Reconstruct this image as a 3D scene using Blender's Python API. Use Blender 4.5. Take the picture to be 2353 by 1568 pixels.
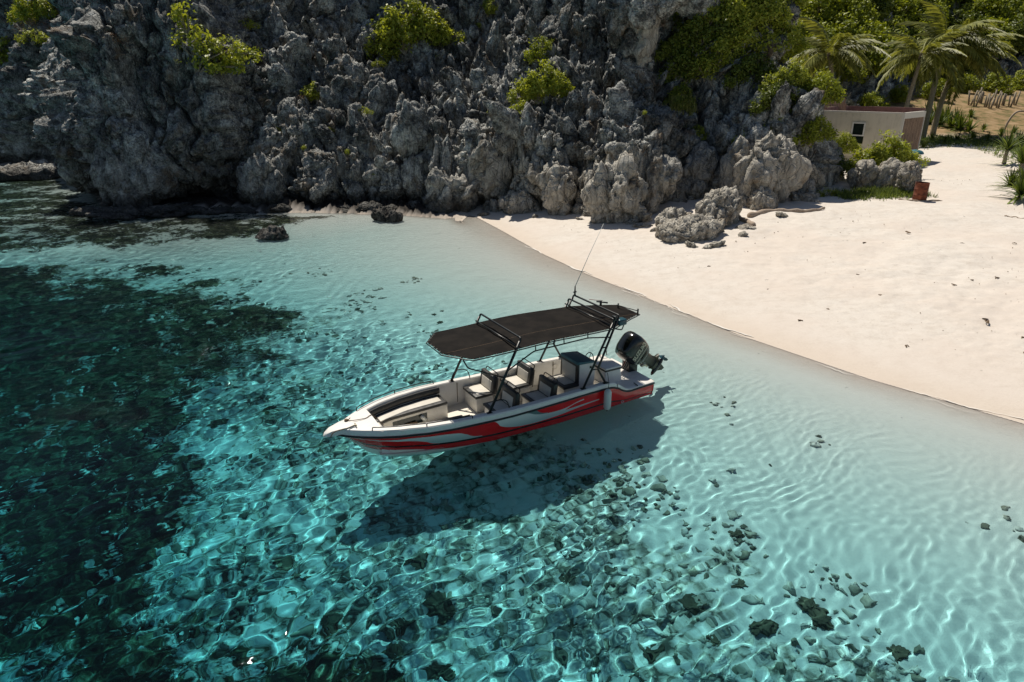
import bpy, bmesh, math, random
import numpy as np
from mathutils import Vector, Matrix
from mathutils.bvhtree import BVHTree
random.seed(7)
R = math.radians
sc = bpy.context.scene
for o in list(bpy.data.objects): bpy.data.objects.remove(o)
# ---------------------------------------------------------------- camera
CAM_H, PITCH, FPX = 8.0, R(21), 1569.0          # FPX: focal length in pixels of a 2353 px wide frame
cam = bpy.data.cameras.new('camera'); camo = bpy.data.objects.new('camera', cam); sc.collection.objects.link(camo)
camo.location = (0, 0, CAM_H); camo.rotation_euler = (R(90) - PITCH, 0, 0)
cam.sensor_width = 36; cam.lens = 24.0; cam.clip_start = .1; cam.clip_end = 3000
sc.camera = camo
# ---------------------------------------------------------------- sky, sun, exposure
SUN_AZ, SUN_EL = R(-24), R(60)                   # azimuth from +Y, negative = left
w = bpy.data.worlds.new('World'); sc.world = w; w.use_nodes = True
nt = w.node_tree; sky = nt.nodes.new('ShaderNodeTexSky'); sky.sky_type = 'NISHITA'; sky.sun_disc = False
sky.sun_elevation = SUN_EL; sky.sun_rotation = SUN_AZ; sky.air_density = 1.0; sky.dust_density = .6
nt.links.new(sky.outputs[0], nt.nodes['Background'].inputs[0]); nt.nodes['Background'].inputs[1].default_value = .050
sun = bpy.data.lights.new('sun', 'SUN'); suno = bpy.data.objects.new('sun', sun); sc.collection.objects.link(suno)
sun.energy = 4.4; sun.angle = R(.53); sun.color = (1, .935, .83)
sv = Vector((math.sin(SUN_AZ) * math.cos(SUN_EL), math.cos(SUN_AZ) * math.cos(SUN_EL), math.sin(SUN_EL)))
suno.rotation_euler = sv.to_track_quat('Z', 'Y').to_euler(); suno.location = sv * 60
sun.cycles.is_caustics_light = True
sc.view_settings.view_transform = 'Standard'; sc.view_settings.look = 'None'
sc.view_settings.exposure = 0.17; sc.view_settings.gamma = 1; sc.view_settings.use_curve_mapping = False
sc.cycles.max_bounces = 6; sc.cycles.transmission_bounces = 4; sc.cycles.diffuse_bounces = 3; sc.cycles.glossy_bounces = 2
sc.cycles.sample_clamp_indirect = 4; sc.cycles.use_denoising = True
# ---------------------------------------------------------------- helpers
def ray(px, py):
    u = (px - 1176.5) / FPX; v = (py - 784) / FPX
    return Vector((u, math.cos(PITCH) - v * math.sin(PITCH), -math.sin(PITCH) - v * math.cos(PITCH)))
def link(o, parent=None):
    sc.collection.objects.link(o)
    if parent is not None: o.parent = parent
    return o
def wet(o): o.cycles.is_caustics_receiver = True; return o          # lies under water: receives refracted sunlight
def tag(o, label=None, cat=None, group=None, kind=None):
    if label: o['label'] = label
    if cat: o['category'] = cat
    if group: o['group'] = group
    if kind: o['kind'] = kind
    return o
def empty(name, loc=(0, 0, 0), rz=0, label=None, cat=None, group=None):
    o = bpy.data.objects.new(name, None); o.empty_display_size = .3; link(o)
    o.location = loc; o.rotation_euler = (0, 0, rz); return tag(o, label, cat, group)
def np_mesh(name, V, F, smooth=True, attrs=None):
    """V (n,3); F (m,k) equal-sized faces"""
    V = np.asarray(V, dtype=np.float32); F = np.asarray(F, dtype=np.int32)
    me = bpy.data.meshes.new(name); k = F.shape[1]
    me.vertices.add(len(V)); me.vertices.foreach_set('co', V.ravel())
    me.loops.add(F.size); me.loops.foreach_set('vertex_index', F.ravel())
    me.polygons.add(len(F)); me.polygons.foreach_set('loop_start', np.arange(0, F.size, k, dtype=np.int32))
    me.polygons.foreach_set('loop_total', np.full(len(F), k, dtype=np.int32))
    if smooth: me.polygons.foreach_set('use_smooth', np.ones(len(F), dtype=bool))
    for an, (dom, typ, arr) in (attrs or {}).items():
        a = me.attributes.new(an, typ, dom)
        a.data.foreach_set('value' if typ == 'FLOAT' else ('color' if 'COLOR' in typ else 'vector'), np.asarray(arr, dtype=np.float32).ravel())
    me.update(calc_edges=True); return me
def np_obj(name, V, F, mat, parent=None, smooth=True, attrs=None):
    me = np_mesh(name, V, F, smooth, attrs); me.materials.append(mat)
    return link(bpy.data.objects.new(name, me), parent)
class MB:
    def __init__(s): s.v = []; s.f = []
    def add(s, vs, fs):
        b = len(s.v); s.v += [tuple(q) for q in vs]; s.f += [[b + i for i in f] for f in fs]; return s
    def box(s, x0, x1, y0, y1, z0, z1, M=None):
        vs = [(x, y, z) for z in (z0, z1) for (x, y) in ((x0, y0), (x1, y0), (x1, y1), (x0, y1))]
        if M is not None: vs = [M @ Vector(q) for q in vs]
        return s.add(vs, [[0, 3, 2, 1], [4, 5, 6, 7], [0, 1, 5, 4], [1, 2, 6, 5], [2, 3, 7, 6], [3, 0, 4, 7]])
    def tube(s, pts, r, n=8, cap=True, closed=False):
        pts = [Vector(p) for p in pts]; m = len(pts); rr = r if hasattr(r, '__len__') else [r] * m
        vs = []; up = None
        for i, p in enumerate(pts):
            a = pts[(i - 1) % m] if (closed or i > 0) else p; b = pts[(i + 1) % m] if (closed or i < m - 1) else p
            t = (b - a).normalized()
            if up is None:
                up = Vector((0, 0, 1)) if abs(t.z) < .9 else Vector((1, 0, 0))
            x = t.cross(up)
            if x.length < 1e-5: x = t.cross(Vector((1, 0, 0)))
            x.normalize(); y = x.cross(t).normalized(); up = y
            for k in range(n):
                a_ = 2 * math.pi * k / n; vs.append(p + (x * math.cos(a_) + y * math.sin(a_)) * rr[i])
        fs = []
        for i in range(m if closed else m - 1):
            j = (i + 1) % m
            for k in range(n): k2 = (k + 1) % n; fs.append([i * n + k, i * n + k2, j * n + k2, j * n + k])
        if cap and not closed: fs.append([k for k in range(n)][::-1]); fs.append([(m - 1) * n + k for k in range(n)])
        return s.add(vs, fs)
    def loft(s, rings, closed=True, caps=True):
        n = len(rings[0]); vs = [q for rg in rings for q in rg]; fs = []
        for i in range(len(rings) - 1):
            for k in range(n if closed else n - 1):
                k2 = (k + 1) % n; fs.append([i * n + k, i * n + k2, (i + 1) * n + k2, (i + 1) * n + k])
        if caps: fs.append(list(range(n))[::-1]); fs.append([(len(rings) - 1) * n + k for k in range(n)])
        return s.add(vs, fs)
    def build(s, name, mat, parent=None, smooth=False, bevel=0, seg=2, auto=None):
        me = bpy.data.meshes.new(name); me.from_pydata([tuple(q) for q in s.v], [], s.f); me.validate()
        bm = bmesh.new(); bm.from_mesh(me); bmesh.ops.recalc_face_normals(bm, faces=bm.faces)
        if bevel:
            es = [e for e in bm.edges if len(e.link_faces) == 2 and e.calc_face_angle(0) > R(25)]
            bmesh.ops.bevel(bm, geom=es, offset=bevel, segments=seg, affect='EDGES', profile=.5, clamp_overlap=True)
        for f in bm.faces: f.smooth = smooth or bool(bevel)
        if auto or bevel:
            for e in bm.edges: e.smooth = not (len(e.link_faces) == 2 and e.calc_face_angle(0) > R(auto or 50))
        bm.to_mesh(me); bm.free(); me.materials.append(mat)
        return link(bpy.data.objects.new(name, me), parent)
def smooth_path(pts, n=6):
    pts = [Vector(p) for p in pts]; out = []
    for i in range(len(pts) - 1):
        p0 = pts[max(i - 1, 0)]; p1 = pts[i]; p2 = pts[i + 1]; p3 = pts[min(i + 2, len(pts) - 1)]
        for k in range(n):
            t = k / n
            out.append(.5 * ((2 * p1) + (-p0 + p2) * t + (2 * p0 - 5 * p1 + 4 * p2 - p3) * t * t + (-p0 + 3 * p1 - 3 * p2 + p3) * t ** 3))
    out.append(pts[-1]); return out
def fillet(pts, r=.08, n=4):
    """polyline with rounded corners"""
    pts = [Vector(p) for p in pts]; out = [pts[0]]
    for i in range(1, len(pts) - 1):
        a, b, c = pts[i - 1], pts[i], pts[i + 1]
        d1 = min(r, (a - b).length * .45); d2 = min(r, (c - b).length * .45)
        p = b + (a - b).normalized() * d1; q = b + (c - b).normalized() * d2
        for k in range(n + 1):
            t = k / n; out.append(p * (1 - t) ** 2 + b * 2 * t * (1 - t) + q * t * t)
    out.append(pts[-1]); return out
# ---- noise in numpy
def _h(i, j, k, s):
    i = i.astype(np.uint32); j = j.astype(np.uint32); k = k.astype(np.uint32)
    h = i * np.uint32(374761393) + j * np.uint32(668265263) + k * np.uint32(2147483647) + np.uint32((s * 974634777 + 1013904223) & 0xffffffff)
    h = (h ^ (h >> np.uint32(13))) * np.uint32(1274126177); h = (h ^ (h >> np.uint32(16))) * np.uint32(2246822519)
    return (h ^ (h >> np.uint32(15)))
def _hf(i, j, k, s): return (_h(i, j, k, s) & np.uint32(0xffffff)).astype(np.float32) / 16777216.0
def vnoise(P, s=0):
    P = np.asarray(P, dtype=np.float64); C = np.floor(P).astype(np.int64); f = (P - C); f = f * f * f * (f * (f * 6 - 15) + 10)
    r = np.zeros(len(P))
    for dx in (0, 1):
        wx = f[:, 0] if dx else 1 - f[:, 0]
        for dy in (0, 1):
            wy = f[:, 1] if dy else 1 - f[:, 1]
            for dz in (0, 1):
                wz = f[:, 2] if dz else 1 - f[:, 2]
                r += wx * wy * wz * _hf(C[:, 0] + dx, C[:, 1] + dy, C[:, 2] + dz, s)
    return r * 2 - 1
def fbm(P, o=4, s=0, g=.5):
    r = 0; a = 1; q = np.asarray(P, dtype=np.float64)
    for i in range(o): r = r + a * vnoise(q + 17.3 * i, s + i); a *= g; q = q * 2.03
    return r
def worley(P, s=0, jit=.95):
    P = np.asarray(P, dtype=np.float64); C = np.floor(P).astype(np.int64)
    f1 = np.full(len(P), 9.); f2 = np.full(len(P), 9.); idn = np.zeros(len(P), dtype=np.float32)
    for dx in (-1, 0, 1):
        for dy in (-1, 0, 1):
            for dz in (-1, 0, 1):
                i, j, k = C[:, 0] + dx, C[:, 1] + dy, C[:, 2] + dz
                h = _h(i, j, k, s)
                a = (h & np.uint32(1023)).astype(np.float32) / 1023; b = ((h >> np.uint32(10)) & np.uint32(1023)).astype(np.float32) / 1023; c = ((h >> np.uint32(20)) & np.uint32(1023)).astype(np.float32) / 1023
                d = np.sqrt((i + .5 + (a - .5) * jit - P[:, 0]) ** 2 + (j + .5 + (b - .5) * jit - P[:, 1]) ** 2 + (k + .5 + (c - .5) * jit - P[:, 2]) ** 2)
                near = d < f1; f2 = np.where(near, f1, np.minimum(f2, d)); f1 = np.where(near, d, f1); idn = np.where(near, a * .5 + b * .5, idn)
    return f1, f2, idn
def sstep(a, b, x): t = np.clip((x - a) / (b - a), 0, 1); return t * t * (3 - 2 * t)
def grid_faces(ny, nx, off=0):
    idx = np.arange(nx * ny).reshape(ny, nx) + off
    return np.stack([idx[:-1, :-1], idx[:-1, 1:], idx[1:, 1:], idx[1:, :-1]], -1).reshape(-1, 4)
# ---------------------------------------------------------------- materials
def mat(name, col=(.5, .5, .5), rough=.6, metal=0, spec=.5, build=None):
    m = bpy.data.materials.new(name); m.use_nodes = True; n = m.node_tree; b = n.nodes['Principled BSDF']
    b.inputs['Base Color'].default_value = (*col, 1); b.inputs['Roughness'].default_value = rough; b.inputs['Metallic'].default_value = metal
    b.inputs['Specular IOR Level'].default_value = spec
    if build: build(N(n), b)
    return m
class N:
    """small node-building helper"""
    def __init__(s, t): s.t = t
    def new(s, typ, **kw):
        n = s.t.nodes.new(typ)
        for k, v in kw.items():
            if k.startswith('i_'): n.inputs[k[2:].replace('_', ' ')].default_value = v
            else: setattr(n, k, v)
        return n
    def L(s, a, b): s.t.links.new(a, b)
    def pos(s): return s.new('ShaderNodeNewGeometry').outputs['Position']
    def obj(s): return s.new('ShaderNodeTexCoord').outputs['Object']
    def val(s, x): n = s.new('ShaderNodeValue'); n.outputs[0].default_value = x; return n.outputs[0]
    def attr(s, name): return s.new('ShaderNodeAttribute', attribute_name=name)
    def sep(s, v): n = s.new('ShaderNodeSeparateXYZ'); s.L(v, n.inputs[0]); return n.outputs
    def scale(s, v, xyz, rot=(0, 0, 0)):
        n = s.new('ShaderNodeMapping'); n.inputs['Scale'].default_value = xyz; n.inputs['Rotation'].default_value = rot; s.L(v, n.inputs['Vector']); return n.outputs[0]
    def noise(s, v, sc_=1, det=4, rough=.55, dist=0, out='Fac'):
        n = s.new('ShaderNodeTexNoise'); n.inputs['Scale'].default_value = sc_; n.inputs['Detail'].default_value = det; n.inputs['Roughness'].default_value = rough; n.inputs['Distortion'].default_value = dist
        s.L(v, n.inputs['Vector']); return n.outputs[out]
    def voro(s, v, sc_=1, feat='F1', out='Distance', rnd=1):
        n = s.new('ShaderNodeTexVoronoi', feature=feat); n.inputs['Scale'].default_value = sc_; n.inputs['Randomness'].default_value = rnd; s.L(v, n.inputs['Vector']); return n.outputs[out]
    def math(s, op, a, b=None, c=None, clamp=False):
        n = s.new('ShaderNodeMath', operation=op); n.use_clamp = clamp
        for i, x in enumerate((a, b, c)):
            if x is None: continue
            if isinstance(x, (int, float)): n.inputs[i].default_value = x
            else: s.L(x, n.inputs[i])
        return n.outputs[0]
    def ramp(s, f, stops, interp='LINEAR'):
        n = s.new('ShaderNodeValToRGB'); cr = n.color_ramp; cr.interpolation = interp
        while len(cr.elements) < len(stops): cr.elements.new(.5)
        for e, (p, c) in zip(cr.elements, stops): e.position = p; e.color = (*c, 1) if hasattr(c, '__len__') else (c, c, c, 1)
        s.L(f, n.inputs[0]); return n.outputs[0]
    def map(s, f, a, b, c=0, d=1, smooth=True):
        n = s.new('ShaderNodeMapRange'); n.interpolation_type = 'SMOOTHSTEP' if smooth else 'LINEAR'
        for i, x in enumerate((a, b, c, d)): n.inputs[i + 1].default_value = x
        s.L(f, n.inputs[0]); return n.outputs[0]
    def mix(s, f, a, b, mode='MIX'):
        n = s.new('ShaderNodeMix', data_type='RGBA', blend_type=mode)
        for i, x in ((0, f), (6, a), (7, b)):
            if isinstance(x, (int, float)): n.inputs[i].default_value = x
            elif isinstance(x, tuple): n.inputs[i].default_value = (*x, 1)
            else: s.L(x, n.inputs[i])
        return n.outputs[2]
    def bump(s, h, dist=.05, strength=1, nrm=None):
        n = s.new('ShaderNodeBump'); n.inputs['Distance'].default_value = dist; n.inputs['Strength'].default_value = strength; s.L(h, n.inputs['Height'])
        if nrm is not None: s.L(nrm, n.inputs['Normal'])
        return n.outputs[0]
M = {}
def rock_build(dark=1.0, pale_all=0.0):
    def bld(n, b):
        p = n.pos(); x, y, z = n.sep(p)
        big = n.noise(p, .35, 4, .6); med = n.noise(p, 1.6, 5, .65, .4); fine = n.noise(p, 9, 4, .7)
        st = n.noise(n.scale(p, (3.2, 3.2, .5)), 1, 4, .65, .3)
        g = n.math('ADD', n.math('MULTIPLY', med, .6), n.math('MULTIPLY', fine, .4))
        col = n.ramp(g, [(.32, (.020 * dark, .022 * dark, .023 * dark)), (.44, (.10 * dark, .103 * dark, .098 * dark)), (.53, (.33 * dark, .335 * dark, .315 * dark)), (.63, (.68, .68, .63))])
        mac = n.map(n.noise(p, .22, 3, .55), .33, .67, .40, 1.55, False); mc_ = n.new('ShaderNodeCombineColor'); [n.L(mac, mc_.inputs[i]) for i in range(3)]; col = n.mix(1, col, mc_.outputs[0], 'MULTIPLY')
        # paler, warmer limestone low down beside the beach
        lowz = n.map(n.math('ADD', z, n.math('MULTIPLY', big, 3.0)), 3.6, 7.0, 1, 0); right = n.map(n.math('ADD', x, n.math('MULTIPLY', big, 6)), -6, 6, 0, 1)
        pale = n.math('MULTIPLY', n.math('MULTIPLY', lowz, n.math('ADD', n.math('MULTIPLY', right, .8), .25)), n.map(g, .34, .55, .25, 1))
        pc = n.ramp(st, [(.28, (.15, .13, .10)), (.43, (.42, .38, .315)), (.58, (.62, .575, .49)), (.8, (.74, .70, .62))])
        col = n.mix(n.math('MAXIMUM', n.math('MULTIPLY', pale, .9), pale_all), col, pc)
        # ochre stains and white calcite patches
        och = n.map(n.noise(p, .7, 4, .6), .56, .68); col = n.mix(n.math('MULTIPLY', och, .55), col, (.20, .13, .065))
        wh = n.math('MULTIPLY', n.map(n.noise(n.scale(p, (1, 1, .6)), .75, 3, .5, .6), .64, .70), n.map(z, 0.5, 2, 0, .7)); col = n.mix(wh, col, (.36, .36, .34))
        # black tide band at the water
        tide = n.math('MULTIPLY', n.map(n.math('ADD', z, n.math('MULTIPLY', med, .8)), .9, 1.7, 1, 0), n.map(x, -6, 3, 1, .15)); col = n.mix(n.math('MULTIPLY', tide, .8), col, (.022, .02, .017))
        n.L(col, b.inputs['Base Color']); b.inputs['Roughness'].default_value = .82; b.inputs['Specular IOR Level'].default_value = .35
        cr = n.voro(n.scale(p, (1, 1, .55)), 2.6, 'DISTANCE_TO_EDGE'); cr = n.map(cr, 0, .12)
        h = n.math('ADD', n.math('MULTIPLY', cr, .5), n.math('ADD', n.math('MULTIPLY', fine, .8), n.math('MULTIPLY', n.noise(p, 28, 3, .7), .25)))
        n.L(n.bump(h, .16, 1), b.inputs['Normal'])
    return bld
M['rock'] = mat('rock', build=rock_build(1.0))
M['rock_dark'] = mat('rock_dark', build=rock_build(.7))
M['rock_pale'] = mat('rock_pale', build=rock_build(1.2, .75))
def sand_build(n, b):
    p = n.pos(); x, y, z = n.sep(p)
    f1 = n.noise(p, 2.2, 6, .6); f2 = n.noise(p, 14, 5, .7); f3 = n.noise(p, .25, 3, .5)
    col = n.ramp(n.math('ADD', n.math('MULTIPLY', f1, .5), n.math('MULTIPLY', f2, .5)), [(.3, (.51, .45, .385)), (.5, (.635, .58, .515)), (.68, (.69, .64, .575))])
    col = n.mix(n.map(f3, .4, .65, 0, .55), col, (.63, .545, .47))
    stk = n.noise(n.scale(p, (.35, 1.6, 1), (0, 0, R(35))), 1.1, 5, .7, .4); col = n.mix(n.map(stk, .52, .72, 0, .35), col, (.52, .45, .38)); dots = n.map(n.voro(p, 3.1), .0, .045, 1, 0); col = n.mix(n.math('MULTIPLY', dots, n.map(n.noise(p, .9, 3), .45, .6, 0, .7)), col, (.20, .15, .11))
    wet = n.math('MULTIPLY', n.map(n.math('ADD', z, n.math('MULTIPLY', f3, .10)), .06, .30, 1, 0), n.map(z, -.04, .02, .0, 1)); col = n.mix(n.math('MULTIPLY', wet, .6), col, (.58, .485, .39))
    soil = n.attr('soil').outputs['Fac']; sc2 = n.ramp(n.noise(p, .8, 5, .65), [(.35, (.10, .10, .03)), (.5, (.26, .175, .085)), (.68, (.36, .25, .14))])
    col = n.mix(soil, col, sc2)
    grass = n.attr('grass').outputs['Fac']; gc = n.ramp(n.noise(p, 3, 5, .7), [(.35, (.025, .04, .01)), (.6, (.09, .12, .025))])
    col = n.mix(n.map(n.math('ADD', grass, n.math('MULTIPLY', n.math('SUBTRACT', n.noise(p, 1.3, 5, .7), .5), 1.6)), .4, .65), col, gc)
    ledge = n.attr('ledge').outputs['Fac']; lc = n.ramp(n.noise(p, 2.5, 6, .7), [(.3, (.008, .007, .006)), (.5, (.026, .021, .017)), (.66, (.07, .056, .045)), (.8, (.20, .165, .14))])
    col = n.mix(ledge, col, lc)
    # reef floor
    uw = n.map(z, -.16, -.01, 1, 0); col = n.mix(n.math('MULTIPLY', n.math('MULTIPLY', uw, .75), n.math('SUBTRACT', 1, ledge)), col, (.80, .80, .755))
    rub = n.attr('rubble').outputs['Fac']; wp = n.mix(.22, p, n.noise(p, 2.2, 4, .65, 0, 'Color')); rbn = n.math('ADD', n.math('ADD', n.math('MULTIPLY', n.sep(n.voro(wp, 5.5, 'F1', 'Color'))[0], .16), n.math('MULTIPLY', n.math('SUBTRACT', .55, n.voro(wp, 5.5, 'F1')), .30)), n.math('ADD', n.math('MULTIPLY', n.noise(p, 1.9, 6, .75, .8), .55), n.math('MULTIPLY', n.noise(p, 9, 4, .75, .3), .22)))
    rbc = n.ramp(rbn, [(.34, (.10, .10, .08)), (.41, (.36, .35, .29)), (.49, (.66, .64, .57)), (.60, (.88, .86, .80))])
    rt_ = n.map(n.math('ADD', rub, n.math('MULTIPLY', n.math('SUBTRACT', n.noise(p, .9, 5, .7, .4), .5), 1.5)), .34, .58); col = n.mix(rt_, col, rbc)
    reef = n.attr('reef').outputs['Fac']
    rn = n.noise(p, 1.1, 6, .72, .3); rn2 = n.noise(p, 5, 4, .7)
    t = n.map(n.math('ADD', reef, n.math('ADD', n.math('MULTIPLY', n.math('SUBTRACT', rn, .5), 2.0), n.math('MULTIPLY', n.math('SUBTRACT', rn2, .5), 1.1))), .38, .62)
    vg = n.math('ADD', n.math('MULTIPLY', n.sep(n.voro(wp, 4.5, 'F1', 'Color'))[0], .35), n.math('MULTIPLY', n.noise(p, 2.4, 6, .78, .7), .65))
    rc = n.ramp(n.math('ADD', n.math('MULTIPLY', vg, .5), n.math('MULTIPLY', n.noise(p, 7, 4, .7), .55)), [(.34, (.002, .005, .004)), (.48, (.010, .015, .009)), (.57, (.050, .055, .026)), (.66, (.15, .16, .10)), (.78, (.40, .41, .33))])
    col = n.mix(t, col, rc)
    n.L(col, b.inputs['Base Color']); b.inputs['Roughness'].default_value = .9; b.inputs['Specular IOR Level'].default_value = .2
    vo = n.voro(p, 3.0, 'SMOOTH_F1')
    fp = n.math('MULTIPLY', n.map(vo, .1, .5), n.map(z, .15, .5, 0, 1))
    h = n.math('ADD', n.math('MULTIPLY', f2, .35), n.math('ADD', n.math('MULTIPLY', fp, .32), n.math('MULTIPLY', n.noise(p, 45, 3, .7), .12)))
    n.L(n.bump(h, .045, .8), b.inputs['Normal'])
M['sand'] = mat('sand', build=sand_build)
def leafmat(name, c1, c2, tr=.35):
    m = bpy.data.materials.new(name); m.use_nodes = True; t = m.node_tree; t.nodes.clear(); n = N(t)
    out = n.new('ShaderNodeOutputMaterial'); rnd = n.attr('tone').outputs['Fac']
    p = n.pos(); f = n.math('ADD', n.math('MULTIPLY', rnd, .5), n.math('MULTIPLY', n.noise(p, .8, 4, .6), .5))
    col = n.ramp(f, [(.28, c1), (.66, c2)])
    d = n.new('ShaderNodeBsdfPrincipled'); d.inputs['Roughness'].default_value = .5; d.inputs['Specular IOR Level'].default_value = .35; n.L(col, d.inputs['Base Color'])
    tl = n.new('ShaderNodeBsdfTranslucent'); n.L(n.mix(1, col, (1.0, .95, .35), 'MULTIPLY'), tl.inputs[0])
    mx = n.new('ShaderNodeMixShader'); mx.inputs[0].default_value = tr; n.L(d.outputs[0], mx.inputs[1]); n.L(tl.outputs[0], mx.inputs[2]); n.L(mx.outputs[0], out.inputs[0]); return m
M['leaf'] = leafmat('leaf', (.14, .19, .018), (.46, .50, .075), .42)
M['leaf_mid'] = leafmat('leaf_mid', (.09, .13, .014), (.38, .43, .05), .42)
M['leaf_dark'] = leafmat('leaf_dark', (.045, .065, .010), (.19, .24, .035), .35)
M['frond'] = leafmat('frond', (.10, .12, .025), (.36, .37, .11), .4)
M['dry'] = leafmat('dry', (.16, .08, .04), (.36, .20, .11), .2)
M['blade'] = leafmat('blade', (.05, .08, .015), (.20, .26, .05), .3)
def wood_b(c1, c2, s=(8, 8, 1)):
    def bb(n, b):
        f = n.noise(n.scale(n.obj(), s), 3, 5, .65, .3); n.L(n.ramp(f, [(.3, c1), (.7, c2)]), b.inputs['Base Color']); n.L(n.bump(f, .02, .7), b.inputs['Normal'])
    return bb
M['trunk'] = mat('trunk', rough=.9, build=wood_b((.16, .13, .09), (.42, .36, .27), (3, 3, 9)))
M['driftwood'] = mat('driftwood', rough=.85, build=wood_b((.22, .16, .11), (.50, .40, .31), (2, 9, 9)))
M['plank'] = mat('plank', rough=.85, build=wood_b((.07, .04, .028), (.46, .32, .22), (14, 14, .5)))
def plast(n, b):
    p = n.obj(); f = n.noise(p, 1.2, 6, .65); st = n.noise(n.scale(p, (2.5, 2.5, .35)), 1.5, 5, .7)
    n.L(n.ramp(n.math('ADD', n.math('MULTIPLY', f, .5), n.math('MULTIPLY', st, .5)), [(.32, (.42, .385, .31)), (.5, (.62, .575, .475)), (.65, (.67, .62, .52))]), b.inputs['Base Color']); n.L(n.bump(f, .02, .4), b.inputs['Normal'])
M['plaster'] = mat('plaster', rough=.9, build=plast)
M['plaster_white'] = mat('plaster_white', (.62, .59, .53), .85)
M['render_pink'] = mat('render_pink', rough=.9, build=wood_b((.17, .10, .085), (.30, .19, .165), (1, 1, 1)))
M['dark_glass_and_shade'] = mat('dark_glass_and_shade', (.012, .02, .018), .12)  # dark glass, also used for sheets that paint the shade inside openings
M['white_frame'] = mat('white_frame', (.7, .7, .68), .5)
def rust(n, b):
    f = n.noise(n.obj(), 5, 6, .7); n.L(n.ramp(f, [(.35, (.07, .022, .012)), (.55, (.19, .05, .022)), (.72, (.28, .10, .045))]), b.inputs['Base Color']); n.L(n.bump(f, .01, .6), b.inputs['Normal'])
M['rust'] = mat('rust', rough=.85, build=rust)
M['tarp'] = mat('tarp', (.03, .13, .16), .5)
# boat
def gel_b(col, dirt=.10):
    def bb(n, b):
        p = n.obj(); f = n.noise(p, 3.5, 6, .7, .4); s2 = n.noise(n.scale(p, (1.5, 6, 1)), 4, 4, .7)
        n.L(n.mix(n.map(n.math('ADD', n.math('MULTIPLY', f, .6), n.math('MULTIPLY', s2, .4)), .48, .72, 0, dirt * 4), col, (.45, .38, .27)), b.inputs['Base Color']); n.L(n.map(f, .3, .7, .22, .42), b.inputs['Roughness'])
    return bb
M['gelcoat'] = mat('gelcoat', build=gel_b((.82, .79, .735), .06))
M['gelcoat_in'] = mat('gelcoat_in', build=gel_b((.82, .775, .68), .08))
M['black_pipe'] = mat('black_pipe', (.008, .010, .010), .35)
M['rubber'] = mat('rubber', (.012, .016, .014), .45)
def fab(c1, c2):
    def bb(n, b):
        p = n.obj(); f = n.noise(p, 2.5, 5, .6); wv = n.noise(p, 90, 2, .5)
        n.L(n.mix(n.map(f, .35, .65), c1, c2), b.inputs['Base Color']); n.L(n.bump(n.math('ADD', f, n.math('MULTIPLY', wv, .1)), .03, .5), b.inputs['Normal'])
    return bb
M['canvas'] = mat('canvas', rough=.8, spec=.06, build=fab((.0095, .0085, .0078), (.017, .0145, .0125)))
M['vinyl_dark'] = mat('vinyl_dark', rough=.42, build=fab((.028, .027, .024), (.048, .045, .040)))
M['vinyl_white'] = mat('vinyl_white', rough=.5, build=fab((.60, .56, .48), (.68, .64, .56)))
M['lace'] = mat('lace', (.55, .53, .48), .7)
M['rope'] = mat('rope', (.14, .09, .05), .9)
M['motor_black'] = mat('motor_black', (.010, .0105, .008), .16, spec=.7)
M['motor_olive'] = mat('motor_olive', (.035, .036, .018), .3)
M['metal'] = mat('metal', (.55, .5, .38), .35, .9)
M['prop'] = mat('prop', (.02, .07, .09), .3)
M['letter'] = mat('letter', (.62, .58, .42), .4)
M['fender'] = mat('fender', (.62, .64, .60), .4)
M['white_dull'] = mat('white_dull', (.6, .58, .52), .6)
# ================================================================ ROCK SHAPES
def spires(P, s=0, sz=1.0):
    Q = np.array(P) / sz; Q[:, 2] *= .25; Q = Q + .15 * fbm(Q * 1.5, 2, s + 3)[:, None]
    a, _, i1 = worley(Q * 1.0, s + 20); b, _, i2 = worley(Q * 2.1, s + 21)
    return sz * (np.clip(1 - a * 1.35, 0, 1) * (.5 + 1.1 * i1) + .55 * np.clip(1 - b * 1.4, 0, 1) * (.5 + i2))
def karst(P, s=0, amp=1.0, sz=1.0):
    """rounded knobs with deep dark clefts, drawn out upward; returns outward displacement in metres"""
    Q = np.asarray(P) / sz; W = Q + .28 * np.stack([fbm(Q * .9, 3, s + 1), fbm(Q * .9, 3, s + 2), fbm(Q * .9, 3, s + 3)], 1)
    a1, a2, i1 = worley(W * np.array([.42, .42, .24]), s + 4); b1, b2, i2 = worley(W * np.array([1.05, 1.05, .62]) + i1[:, None] * 3, s + 5); c1, c2, i3 = worley(W * np.array([2.7, 2.7, 1.7]), s + 6)
    k = lambda f, c: np.clip(1 - (f * c) ** 1.5, 0, 1)
    d = 1.05 * k(a1, .80) + 1.0 * (i1 - .5) + .75 * k(b1, .9) + .45 * (i2 - .5) + .30 * k(c1, 1.0)
    d -= .60 * np.exp(-(a2 - a1) / .05) + .38 * np.exp(-(b2 - b1) / .06) + .14 * np.exp(-(c2 - c1) / .08)
    fl = (1 - np.abs(fbm(W * np.array([2.6, 2.6, .7]), 2, s + 8))) ** 2; fs = (1 - np.abs(fbm(Q * np.array([6, 6, 3.5]), 2, s + 9))) ** 2; d += .34 * fl + .15 * fs
    return amp * (d - 1.0)
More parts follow.
